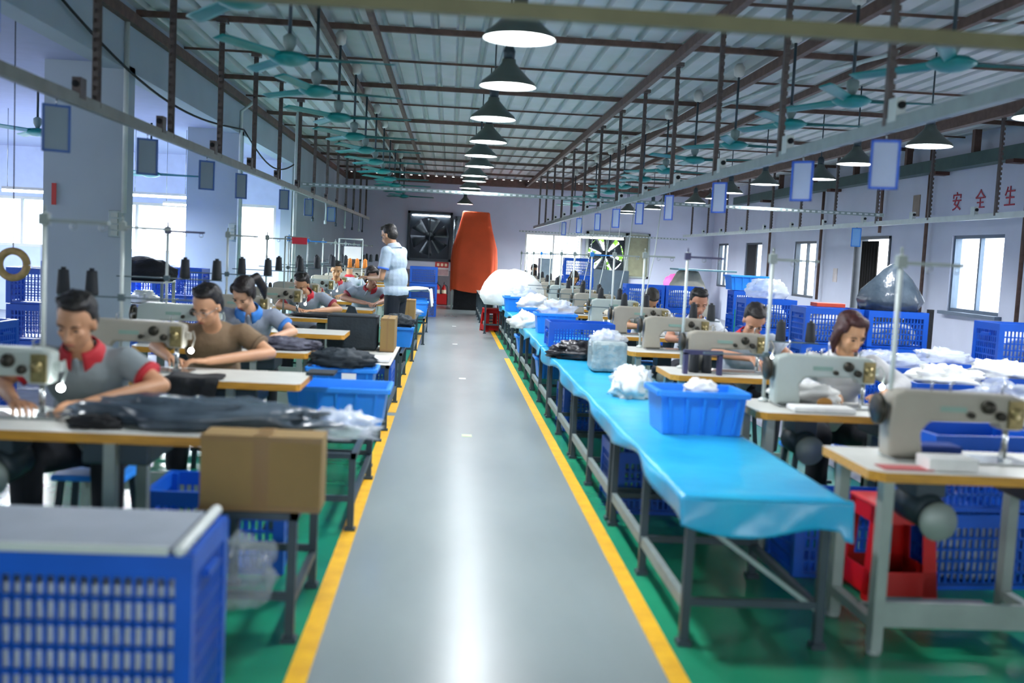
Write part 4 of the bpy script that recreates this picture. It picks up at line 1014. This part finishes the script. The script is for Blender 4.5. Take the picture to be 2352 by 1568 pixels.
# black fabric cube bag
bg = thing('black_fabric_bag', 'large dark square fabric bag standing on the white-topped bench', 'bag', (-.86, 9.78, .557))
bb_ = MB().box((0, 0, .16), (.46, .30, .32)).build('bag_body', M_NAVY(), bg, bevel=.03)
bb_.modifiers['b'].segments = 4
MB().box((0, 0, .305), (.47, .31, .01)).build('piping', M_BLACK(), bg, bevel=.004)
o = MB().poly([(-.08, 0, 0), (.1, 0, 0), (.04, 0, .13), (-.02, 0, .15)], (0, .06, 0)).build('folded_dark_fabric', M_NAVY()); o.location = (-1.0, 10.97, .742); tag(o, 'stiff folded black fabric standing on the fifth left table', 'fabric')
o = blob((0, 0, 0), (.3, .13, .03), 23, .3, 3, ridge=True).build('dark_fabric_pile', M_BLACK()); o.location = (-1.3, 11.12, .743); tag(o, 'flat dark fabric under the hands of the fourth left worker', 'fabric pile')
# white cloth and sack further on
wc = MB()
def wf(u, v):
    a = u * 1.2; 
    if a < .5: return (-.80 + a, 17.9 + v * 1.2, .80 + .05 * math.sin(v * 4 + u * 3) + .04 * noise.noise(V((u * 5, v * 5, 1))))
    q = a - .5; return (-.30 + .05 * q + .02 * math.sin(v * 14), 17.9 + v * 1.2, .80 - q * .38 + .02 * math.sin(v * 9))
wc.grid(wf, 26, 18); tag(wc.build('white_cloth', M_BAGW(), solid=.006), 'white sheet hanging over the far bench towards the aisle', 'cloth')
pb(binB, 'binB', -.58, 18.5, .42, 'blue open bin under the white sheet at the far bench', 1.57, GN)
o = blob((0, 0, 0), (.22, .3, .1), 29, .4, 3).build('clear_plastic_bag', M_BAG()); o.location = (-.66, 16.95, .60); tag(o, 'clear plastic bag beside the white sheet on the far left bench', 'plastic bag'); o.location.z = .43
for k_ in range(3): pb(smb, 'smb', -.56, 24.0, .38 * k_, 'blue perforated basket left of the aisle near the back wall, %s of its stack' % ['bottom', 'middle', 'top'][k_])

# ---- fire extinguishers and sign
fx = thing('extinguisher_box', 'red box holding two fire extinguishers against the back wall', 'extinguisher box', (-.2, 29.4, 0))
MB().bb(-.2, .2, -.13, -.11, 0, .3).bb(-.2, .2, .11, .13, 0, .3).bb(-.2, -.18, -.13, .13, 0, .3).bb(.18, .2, -.13, .13, 0, .3).bb(-.2, .2, -.13, .13, 0, .02).build('box', M_RED(), fx)
for s, nme in ((-1, 'left'), (1, 'right')):
    e = thing('fire_extinguisher', 'red fire extinguisher, %s one of two in the red box' % nme, 'fire extinguisher', (-.2 + s * .09, 29.4, .021), 0, 'fire extinguishers')
    MB().lathe([(.0, 0), (.062, 0), (.066, .02), (.066, .42), (.05, .48), (.022, .51), (.022, .54), (0, .54)], n=18).build('cylinder', M_RED(), e)
    MB().lathe([(.0675, .3), (.0675, .4)], n=18, cap=False).build('label_band', mat('cream_label', 'e4d9b8', .5), e)
    MB().box((0, 0, .57), (.03, .12, .02)).box((0, -.03, .6), (.02, .1, .012), rx=.3).build('handle', M_BLACK(), e)
    MB().tube([(.02, 0, .55), (.09, 0, .5), (.1, -.02, .3), (.08, -.02, .15)], .01, 8).build('hose', M_BLACK(), e)
sg = thing('fire_sign', 'red fire equipment notice on the back wall above the extinguishers', 'sign', (-.2, 29.985, 1.0))
MB().bb(-.2, .2, -.006, .0, -.2, .2).build('sheet', mat('notice_white', 'd0c8c6', .6), sg); MB().bb(-.19, .19, -.009, -.006, .03, .19).build('red_panel', mat('sign_red', 'b52c2c', .5), sg)
MB().bb(-.19, .19, -.009, -.006, -.19, -.02).build('text_panel', mat('sign_pinkish', 'b09090', .5), sg)
f_ = MB()
for i in range(3): f_.bb(-.14 + i * .11, -.07 + i * .11, -.011, -.009, .07, .15)
f_.build('pictograms', mat('sign_cream', 'e8d2b0', .5), sg)

# ---- orange cover over a machine on a stand
oc = thing('covered_machine', 'tall machine under an orange cloth cover at the end of the aisle', 'covered machine', (.66, 27.6, 0))
c = MB(); prof = [(.50, .60, .50), (.56, .60, .50), (.75, .60, .50), (1.3, .61, .5), (1.62, .585, .48), (1.8, .53, .44), (2.1, .44, .36), (2.42, .37, .3), (2.53, .355, .28), (2.56, .33, .26)]
nn = 64; vs = []; fs = []
for i, (z, rx, ry) in enumerate(prof):
    for k_ in range(nn):
        a = 2 * PI * k_ / nn; ca, sa = math.cos(a), math.sin(a); e = .35
        x = math.copysign(abs(ca) ** e, ca) * rx; y = math.copysign(abs(sa) ** e, sa) * ry
        wr = .03 * noise.noise(V((a * 4, z * 1.2, 2))) + .012 * noise.noise(V((a * 11, z * 2.5, 5))) + (.012 * math.sin(a * 16 + z * 3) if z < .8 else 0)
        zz = z + (.03 * math.sin(a * 5) if i == 0 else 0)
        vs.append((x * (1 + wr), y * (1 + wr), zz + .02 * noise.noise(V((x * 3, y * 3, z)))))
for i in range(len(prof) - 1):
    for k_ in range(nn): a = i * nn + k_; b = i * nn + (k_ + 1) % nn; fs.append((a, b, b + nn, a + nn))
fs.append(tuple(range((len(prof) - 1) * nn, len(prof) * nn)))
c.add(vs, fs, 0, True); c.build('orange_cover', M_ORANGE(), oc)
for sx in (-1, 1):
    for sy in (-1, 1): MB().bb(sx * .55 - .02, sx * .55 + .02, sy * .42 - .02, sy * .42 + .02, 0, .52).build('leg', M_FRAME(), oc)
MB().bb(-.5, .56, -.38, .4, .02, .52).build('dark_cabinet', M_BLACK(), oc)
o = MB().tube([(.12, 29.88, 1.0), (.1, 29.88, 2.0), (.13, 29.87, 2.5)], [.1, .11, .12], 14).build('foil_duct', mat('crumpled_foil', 'b9c4cc', .25, .9, bump=1, bscale=10)); o.location.x = .08; tag(o, 'silver foil duct on back wall left of the orange cover', 'duct')

# ================================================================== BLUE-COVERED TABLES RIGHT OF THE AISLE
for i in range(8):
    bench(.97, 1.55, 3.95 + 1.93 * i, 3.95 + 1.93 * i + 1.85, .585, 'low work table under the cyan tarpaulin, %s from the front' % ORD[i], M_WHITE(), 3, 'low tables under the cyan tarpaulin', M_LEG())
fb = bpy.data.objects['metal_bench.007'] if 'metal_bench.007' in bpy.data.objects else None
if fb: MB().bar((.05, .02, .5), (.54, .02, .16), .018).build('brace', M_RAIL(), fb)
for i in range(3): bench(.70, 1.25, 19.5 + 2.0 * i, 21.4 + 2.0 * i, .6, 'bare white-topped low table, %s beyond the cyan tarpaulin' % ORD[i], M_WHITE(), 3, 'bare low tables right of the aisle')
def tarp(y0, y1, label, seed, front):
    m = MB(); x0, x1, z = .945, 1.60, .603
    def f(u, v):
        y = y0 + v * (y1 - y0); hang = .075 + .035 * math.sin(y * 3.3 + seed) + .03 * noise.noise(V((y * 1.5, seed, 0)))
        s = u * (.66 + hang + .05)
        if s < hang: x = x0 - .006 - .02 * math.sin(y * 7 + seed) * (hang - s) / hang; zz = z - (hang - s)
        elif s < hang + .655: x = x0 + s - hang; zz = z + .004 * noise.noise(V((x * 4, y * 1.4, seed))) + .002
        else: x = x1 + .004; zz = z - (s - hang - .655)
        return (x, y, zz)
    m.grid(f, 40, int((y1 - y0) * 10))
    if front:
        def g(u, v):
            x = x0 - .02 + u * (x1 - x0 + .03); d = .10 + .05 * u + .035 * math.sin(u * 5.5)
            if u > .93: d += .03
            return (x, y0 - .004 - .015 * v - .014 * math.sin(u * 11 + v * 2) * v, z + .003 - v * d)
        m.grid(g, 40, 10)
        m.tube([(x0, y0, z + .004), ((x0 + x1) / 2, y0 - .004, z + .002), (x1, y0, z + .004)], .007, 8, round_=True)
    tag(m.build('tarpaulin', M_CLOTH(), solid=.003), label, 'tarpaulin')
tarp(3.9, 10.4, 'glossy cyan tarpaulin covering the nearest low tables right of the aisle', 1, True)
tarp(10.3, 19.35, 'second cyan tarpaulin covering the farther low tables right of the aisle', 4, False)
bpy.data.objects['tarpaulin.001'].location.z = .006

pb(binA, 'binA', 1.355, 5.5, .607, 'light blue open bin standing on the near cyan tarpaulin', .02, GN)
o = blob((0, 0, 0), (.085, .08, .06), 31, .3, 2).build('white_bag', M_BAGW()); o.location = (1.37, 5.48, .80); tag(o, 'white plastic bundle inside the bin on the near cyan tarpaulin', 'bag')
o = blob((0, 0, 0), (.13, .09, .11), 31, .12, 1.6).build('bin_filling', mat('pale_packaging', 'c9d8e8', .6)); o.location = (1.37, 5.48, .63); tag(o, 'pale packaging filling the bin on the near cyan tarpaulin', 'packaging')
o = blob((0, 0, 0), (.12, .11, .13), 33, .45, 3).build('clear_plastic_bag', M_BAGW()); o.location = (1.23, 6.75, .607); tag(o, 'crumpled white plastic bag behind the blue bin on the tarpaulin', 'plastic bag')
o = blob((0, 0, 0), (.14, .13, .08), 35, .45, 3).build('clear_plastic_bag', M_BAG()); o.location = (1.36, 7.4, .607); tag(o, 'clear plastic bag lying between white bag and grey parcel', 'plastic bag')
o = MB().ell((0, 0, .03), (.045, .04, .032)).build('green_fruit', mat('green_fruit', '86b840', .5)); o.location = (1.46, 6.55, .61); tag(o, 'small round green object behind the light blue bin', 'fruit')
gp = thing('wrapped_parcel', 'grey square parcel wrapped in clear plastic on the tarpaulin', 'parcel', (1.30, 8.3, .608))
MB().box((0, 0, .125), (.28, .3, .24)).build('parcel_body', mat('grey_green_wrapped', '7e8f92', .3, var=.3, scale=9, bump=.8, bscale=18, col2='a9b5b4'), gp, bevel=.025)
blob((0, 0, .2), (.14, .13, .08), 41, .4, 3.4).build('plastic_top', M_BAG(), gp)
o = blob((0, 0, 0), (.23, .22, .09), 37, .5, 2.6, ridge=True).build('black_garment_pile', mat('black_shiny_fabric', '0e0f16', .35, var=.4, bump=.5, bscale=14)); o.location = (1.20, 9.3, .607); tag(o, 'black shiny garments piled on the joint of the two tarpaulins', 'garments')
pb(lowb, 'lowb', 1.32, 10.3, .62, 'low blue tray behind the black garment pile on the tarpaulin', 0, GB)
pb(binA, 'binA', 1.27, 12.2, .613, 'blue open bin with white label and clear bag on top, middle of the tarpaulin', 0, GN)
o = MB().bb(-.05, .05, -.002, .0, 0, .07).build('white_label', mat('white_paper')); o.location = (1.3, 12.01, .70); tag(o, 'white label on the front of the blue bin with clear bag', 'label')
o.location.y = 12.015
pb(binA, 'binA', 1.16, 13.4, .613, 'blue open bin filled with white plastic, behind the labelled bin', 0, GN)
pb(binB, 'binB', 1.2, 16.6, .613, 'blue open bin standing just in front of the white sack', 0, GN)
for x, y, z, s_, l in ((1.3, 12.2, .80, 44, 'clear plastic bag rising out of the labelled blue bin'), (1.12, 13.4, .80, 45, 'white plastic bag filling the bin behind the labelled bin'), (.98, 12.9, .6, 46, 'white rounded bundle hanging over the aisle edge of the tarpaulin'), (1.2, 16.6, .8, 47, 'clear bag on top of the bin before the white sack')):
    o = blob((0, 0, 0), (.2, .15, .13), s_, .4, 2.8).build('plastic_bag', M_BAG() if s_ in (44, 47) else M_BAGW()); o.location = (x, y, z); tag(o, l, 'plastic bag')
o = blob((0, 0, 0), (.56, .5, .42), 51, .12, 1.1, n=48, m=28).build('white_sack', M_BAGW()); o.location = (1.12, 18.4, .615); tag(o, 'large bulging white sack at the far end of the cyan tarpaulin', 'sack')
pb(smb, 'smb', 1.265, 6.35, .0, 'blue perforated basket on the floor under the nearest tarpaulin table', PI / 2)
pb(smb, 'smb', 1.265, 9.2, .0, 'blue perforated basket on the floor under the third tarpaulin table', PI / 2)
pb(binB, 'binB', 1.28, 11.2, .2, 'blue bin on the lower rails under the middle tarpaulin tables', 0, GN)
pb(binB, 'binB', 1.25, 14.0, .2, 'blue bin on the lower rails under the farther tarpaulin tables', 0, GN)
rs = thing('red_stool', '', 'stool')
b = MB(); k_ = .82; w_ = .17; h_ = .44
for s in range(4):
    M = Matrix.Rotation(s * PI / 2, 3, 'Z')
    def q(x, z): f = 1 - (1 - k_) * z / h_; return M @ V((x * f, -w_ * f, z))
    for a in ((( -w_, 0), (-w_ + .07, 0), (-w_ + .07, h_), (-w_, h_)), ((w_ - .07, 0), (w_, 0), (w_, h_), (w_ - .07, h_)), ((-w_, .36), (w_, .36), (w_, h_), (-w_, h_)), ((-w_, .03), (w_, .03), (w_, .14), (-w_, .14))):
        b.add([q(*p) for p in a], [(0, 1, 2, 3)])
b.build('leg_frame', M_RED(), rs, solid=.006)
MB().bb(-.145, .145, -.145, .145, .43, .45).build('seat', mat('pinkish_red_plastic', 'cc3a3c', .4), rs, bevel=.008)
put('rs', rs, (2.13, 4.72, 0), .05, 'red plastic stool under the nearest right sewing table', 'red plastic stools')
put('rs', rs, (.86, 20.2, 0), .3, 'red plastic stool at the far end of the low tables by the aisle', 'red plastic stools')
for i, (x, y, rz) in enumerate(((2.62, 5.0, .1), (2.62, 5.0, .1), (2.05, 5.11, 0))):
    pb(smb, 'smb', x, y, [0, .38, 0][i], ['blue basket beside the red stool, lower of two', 'blue basket beside the red stool, upper of two', 'blue perforated basket behind the red stool under the table'][i], rz)

# ---- things on the near right tables
def flat(name, x, y, z, dx, dy, dz, m, label, cat, rz=0, bev=.004):
    o = MB().box((0, 0, dz / 2), (dx, dy, dz)).build(name, m, bevel=bev); o.location = (x, y, z); o.rotation_euler = (0, 0, rz); return tag(o, label, cat)
flat('white_fabric_stack', 2.0, 3.97, .742, .2, .12, .05, mat('white_fabric', 'e2e2de', .8), 'folded white fabric on the front edge of the nearest right table', 'fabric')
flat('red_cloth', 1.82, 3.95, .742, .2, .1, .004, mat('pinkish_red_cloth', 'b86060', .8), 'thin red cloth lying on the corner of nearest right table', 'cloth')
flat('blue_fabric', 2.1, 4.3, .755, .2, .12, .03, mat('royal_blue_fabric', '12357e', .8), 'dark blue fabric under the arm of the nearest right sewing machine', 'fabric')
flat('white_tray', 2.03, 5.46, .742, .34, .14, .03, mat('white_fabric'), 'white folded strip on the front edge of the second right table', 'fabric', .0, .01)
o = blob((0, 0, 0), (.2, .1, .07), 61, .3, 2.6).build('white_printed_cloth', mat('white_fabric')); o.location = (2.06, 5.83, .745); tag(o, 'white cloth being sewn under the second right machine', 'cloth')
o = MB().ell((0, 0, 0), (.045, .03, .03)).build('brown_pad', mat('ochre_pad', '9a6c28', .6)); o.location = (2.1, 5.60, .772); tag(o, 'small ochre pad on the second right table', 'pad')
o = MB().box((0, 0, .15), (.27, .05, .03)).box((-.12, 0, .07), (.03, .05, .15)).box((.12, 0, .07), (.03, .05, .15)).build('dark_violet_bracket', mat('dark_violet_arm')); o.location = (1.78, 7.1, .742); tag(o, 'dark violet bracket standing on the third right table', 'bracket')
for i, dx in enumerate((-.03, .06)):
    c_ = put('k', cone, (1.78 + dx, 7.22, .742), 0, 'black thread cone standing on the third right tabletop, %s of two' % ['left', 'right'][i], 'thread cones on the stands'); c_['category'] = 'thread cone'
for i, (dx, y, r_) in enumerate(((1.95, 6.3, .0), (2.5, 9.4, 0))): pass
for i, (x, y) in enumerate(((-1.3, 4.32), (1.9, 8.8), (1.85, 10.5), (2.3, 12.2), (2.0, 13.95))):
    if i == 0: continue
    o = blob((0, 0, 0), (.15, .1, .05), 70 + i, .5, 3, ridge=True).build('fabric_pile', [M_NAVY(), mat('white_fabric'), M_BAGW(), mat('cream_cloth', 'cfc8b8', .8)][i - 1]); o.location = (x + .3, y + .1, .744); tag(o, '%s fabric pieces on the %s right sewing table' % (['dark', 'white', 'pale plastic', 'cream'][i - 1], ORD[i + 2]), 'fabric pile')

# ================================================================== BASKETS AND GOODS TOWARDS THE RIGHT WALL
random.seed(21)
stacks = [(4.55, 10.5, 3, 'under the dark cone-shaped bag'), (3.93, 10.6, 3, 'beside the stack with the dark bag'), (3.9, 12.6, 3, 'behind the near basket stacks'), (4.9, 12.2, 2, 'close to the right wall window'),
          (3.4, 15.0, 2, 'in the middle right area'), (3.2, 17.0, 3, 'by the beige goods sack'), (3.85, 17.1, 3, 'right beside the beige goods sack'), (2.72, 22.0, 4, 'in front of the dark board near the back wall'), (4.7, 16.0, 3, 'below the blue basins')]
for si, (x, y, n_, where) in enumerate(stacks):
    for k_ in range(n_): pb(smb, 'smb', x, y, .375 * k_, 'blue basket %s, %s of its stack' % (where, (['bottom', 'top'] if n_ == 2 else ['bottom', 'middle', 'top'] if n_ == 3 else ['bottom', 'second', 'third', 'top'])[k_]), random.uniform(-.05, .05))
# low baskets with white goods
for i, (x, y, n_) in enumerate(((3.55, 6.3, 2), (3.6, 7.3, 2), (3.65, 8.4, 2), (4.4, 7.9, 2), (4.4, 9.0, 2), (3.2, 5.4, 2), (4.3, 6.7, 2))):
    for k_ in range(n_): pb(smb, 'smb', x, y, .375 * k_, 'blue basket, %s at %s spot in the block right of the workers' % (['lower', 'upper'][k_], ORD[i]), random.uniform(-.06, .06))
    o = blob((0, 0, 0), (.28, .2, .1), 80 + i, .4, 2.8, M=Matrix.Identity(3)).build('white_plastic_goods', M_BAGW() if i % 2 else M_BAG()); o.location = (x, y, .70); tag(o, 'white plastic goods in the upper basket at the %s spot' % ORD[i], 'goods')
pb(smb, 'smb', 5.05, 8.9, .375, 'bright blue basket standing at the right edge of the picture, upper', 0); pb(smb, 'smb', 5.05, 8.9, 0, 'bright blue basket standing at the right edge of the picture, lower', 0)
pb(smb, 'smb', 5.05, 8.9, .75, 'bright blue basket at the right edge of the picture, topmost', 0)
cb_ = MB().lathe([(.0, .0), (.30, .0), (.34, .1), (.30, .2), (.2, .32), (.1, .42), (.03, .47), (0, .48)], n=36)
cb_.v = [(x * (1 + .18 * noise.noise(V((x * 6, y * 6, z * 4)))) , y * .65, z) for x, y, z in cb_.v]
o = cb_.build('dark_plastic_bag', M_BAGD()); o.location = (4.55, 10.5, 1.125); tag(o, 'dark shiny cone-shaped plastic bag on top of the blue basket stack', 'plastic bag')
o = MB().bb(-.03, .03, -.02, .02, 0, 1.15).build('dark_post', M_BLACK()); o.location = (4.98, 10.5, 0); tag(o, 'black upright beside the basket stack under the dark bag', 'post')
o = blob((0, 0, 0), (.26, .2, .16), 91, .3, 2).build('white_bag', M_BAG()); o.location = (3.5, 12.6, 1.12); tag(o, 'translucent bag on the baskets left of the dark cone bag', 'bag'); o.location = (3.9, 12.6, 1.125)
o = flat('red_tray', 4.05, 11.6, .0, .3, .2, .04, mat('orange_red_plastic', 'c8452c', .5), 'small orange red tray on the baskets near the doorway', 'tray'); o.location = (3.93, 10.6, 1.126)
# beige sack bundle with teal lid
o = blob((0, 0, 0), (.36, .3, .55), 95, .15, 1.2).build('beige_goods_sack', mat('beige_sack', 'b5b3a2', .7, bump=.4, bscale=6)); o.location = (4.15, 17.9, .55); tag(o, 'tall beige sack of goods covered by a teal lid', 'sack')
flat('pallet_box', 4.15, 17.9, 0, .8, .7, .55, M_CARD(), 'brown carton block under the beige goods sack', 'cardboard box')
flat('teal_lid', 4.35, 17.75, 1.38, 1.0, .7, .03, mat('pale_teal_lid', '6f9aa6', .5), 'pale teal board resting on the beige goods sack', 'board')
pb(binB, 'binB', 4.62, 16.0, 1.13, 'blue basin on top of the basket stack before the beige sack', 0, GN)
flat('green_box', 4.45, 15.3, .0, .3, .25, .85, mat('green_plastic', '22a54a', .4), 'bright green box between the workers and basket stacks', 'box')
# dark board, pink garments, grey cabinet by the back wall
flat('dark_board', 4.45, 29.6, .35, 1.35, .05, .85, mat('slate_board', '2b3d49', .6), 'dark slate board standing under the right exhaust fan', 'board'); flat('board_stand', 4.45, 29.6, 0, 1.3, .3, .35, M_LEG(), 'dark low plinth under the slate board', 'stand')
for i, (x, z) in enumerate(((6.15, .75), (6.75, .75))):
    o = blob((0, 0, 0), (.22, .15, .28), 97 + i, .2, 1.6).build('pink_bag', mat('pink_fabric', 'e860a4', .6)); o.location = (x, 28.6, z); tag(o, 'bright pink bag near the back right corner, %s' % ['left one', 'right one'][i], 'bag')
flat('grey_cabinet', 6.45, 28.6, 0, 1.1, .5, .75, mat('grey_cabinet', '8f9ba6', .5), 'grey low cabinet holding the pink bags at the back', 'cabinet')
flat('grey_case', 2.35, 25.6, 0, .3, .5, 1.45, mat('grey_blue_case', '9db0c0', .5), 'pale grey upright case beside the upright blue baskets', 'case')

# ================================================================== SIDE HALL GOODS (left, behind the pillars)
for si, (x, y, n_, where) in enumerate(((-3.95, 8.9, 2, 'at the left edge of the picture'), (-4.2, 11.2, 3, 'tilted stack behind the nearest worker'), (-3.6, 11.3, 2, 'behind the nearest pillar'), (-3.45, 13.8, 3, 'between first and second pillars'), (-3.1 - .8, 14.4, 3, 'farther between first and second pillars'), (-3.7, 17.5, 3, 'between second and third pillars'), (-5.2, 11.0, 2, 'deep in the side hall'), (-4.9, 14.0, 3, 'deep in the side hall farther back'))):
    for k_ in range(n_): pb(smb, 'smb', x, y, .375 * k_, 'blue basket %s, %s of its stack' % (where, (['bottom', 'top'] if n_ == 2 else ['bottom', 'middle', 'top'])[k_]), random.uniform(-.12, .12))
# work rack with black cover
rk = thing('goods_rack', 'grey rack with shelves carrying the black cover between the pillars', 'rack', (-3.5, 12.2, 0))
for x in (-.25, .3):
    for y in (-.25, .25): MB().bb(x - .015, x + .015, y - .015, y + .015, 0, 1.0).build('post', M_FRAME(), rk)
for z in (.35, .72, .98): MB().bb(-.27, .32, -.27, .27, z, z + .02).build('shelf', M_WHITE(), rk)
o = blob((0, 0, 0), (.36, .3, .17), 101, .15, 1.4).build('black_cover', M_BLACK()); o.location = (-3.47, 12.2, 1.0); tag(o, 'bulky black cover on the rack between the first two pillars', 'cover')
o = blob((0, 0, 0), (.17, .16, .09), 102, .4, 2.4).build('white_bag', M_BAGW()); o.location = (-3.47, 12.2, .74); tag(o, 'white bag on the middle shelf of the rack', 'bag')
o = MB().tube([V((math.cos(a) * .1, 0, math.sin(a) * .1)) for a in [2 * PI * k_ / 28 for k_ in range(29)]], .028, 10).build('tape_coil', mat('tan_coil', 'a28a5c', .7, var=.2, scale=20)); o.location = atY(30, 607, 8.0); tag(o, 'tan coil hanging in front of the side hall window', 'coil')
cp = o.location
o = MB().tube([(cp.x, 8.0, cp.z + .09), (cp.x, 8.0, 3.04)], .004, 6).build('coil_cord', M_BLACK()); tag(o, 'thin cord from which the tan coil hangs', 'cord')
p = atY(125, 445, 7); o = MB().box((0, 0, 0), (.03, .006, .14)).build('red_tag', M_RED()); o.location = p; tag(o, 'small red tag beside the left edge of the nearest pillar', 'tag')
o.location = atY(124, 445, 9.82); o.scale = (1.4, 1, 1.4)
p = atY(688, 553, 11.2); o = MB().box((0, 0, 0), (.16, .006, .07)).build('red_cloth_tag', mat('red_cloth', 'c42a3c', .7)); o.location = p; tag(o, 'red cloth tag hanging on a thread stand arm by the left workers', 'cloth tag')
pt = MB().tube([(p.x - .15, p.y + .01, p.z + .04), (p.x + .1, p.y + .01, p.z + .04)], .006, 6).tube([(p.x - .15, p.y + .01, .742), (p.x - .15, p.y + .01, p.z + .04)], .009, 8); tag(pt.build('tag_pole', M_FRAME()), 'thin pole on the fifth left table holding the red cloth tag', 'pole')

# paper rack and frames beyond the left workers
pr_ = thing('paper_rack', 'white tube rack with hanging paper sheets beyond the left workers', 'rack', (-1.62, 17.3, 0))
MB().tube([(-.18, 0, 0), (-.18, 0, 1.62), (.2, 0, 1.62)], .016, 8).tube([(.2, 0, 0), (.2, 0, 1.62)], .008, 8).build('rack_frame', M_WRAIL(), pr_)
MB().bb(-.1, .18, -.01, -.006, 1.3, 1.5).build('paper_sheet', mat('white_paper'), pr_)
for i, y in enumerate((16.9, 18.6, 20.3, 22.0, 23.7, 25.4, 26.4)):
    o = MB().tube([(-2.2, y, 2.24), (-2.19, y, 2.1), (-2.2, y + .02, 1.92)], .012, 6).lathe([(0, -.03), (.022, -.03), (.022, .03), (0, .03)], (-2.2, y + .02, 1.9), 8).build('hanging_plug', M_WRAIL() if i % 2 else M_LEG())
    tag(o, 'short lead with plug hanging from left rail, %s from the pillars' % ORD[i].replace('nearest', 'first'), 'plug', 'leads hanging from the left rail')

for x, y, z in ((4.55, 10.5, .76), (4.55, 10.5, .385), (3.93, 10.6, .76), (3.9, 12.6, .76), (2.62, 5.0, .01), (3.2, 17.0, .76), (3.85, 17.1, .76), (5.05, 8.9, .76)):  # pale fillers added to imitate light showing through the basket lattice
    o = blob((0, 0, 0), (.27, .18, .19), int(x * 10 + z * 7), .06, 2).build('pale_basket_fill', mat('greyish_white_fill')); o.location = (x, y, z + .02)
    tag(o, 'pale fill standing for light inside the blue basket %s' % {(4.55, .76): 'directly under the dark cone bag', (4.55, .385): 'second below the dark cone bag', (3.93, .76): 'carrying the red tray', (3.9, .76): 'carrying the translucent bag', (2.62, .01): 'beside the red stool', (3.2, .76): 'left of the beige sack', (3.85, .76): 'right before the beige sack', (5.05, .76): 'at the right edge of the picture'}[(x, z)], 'cloth', 'pale fill standing for light in baskets')
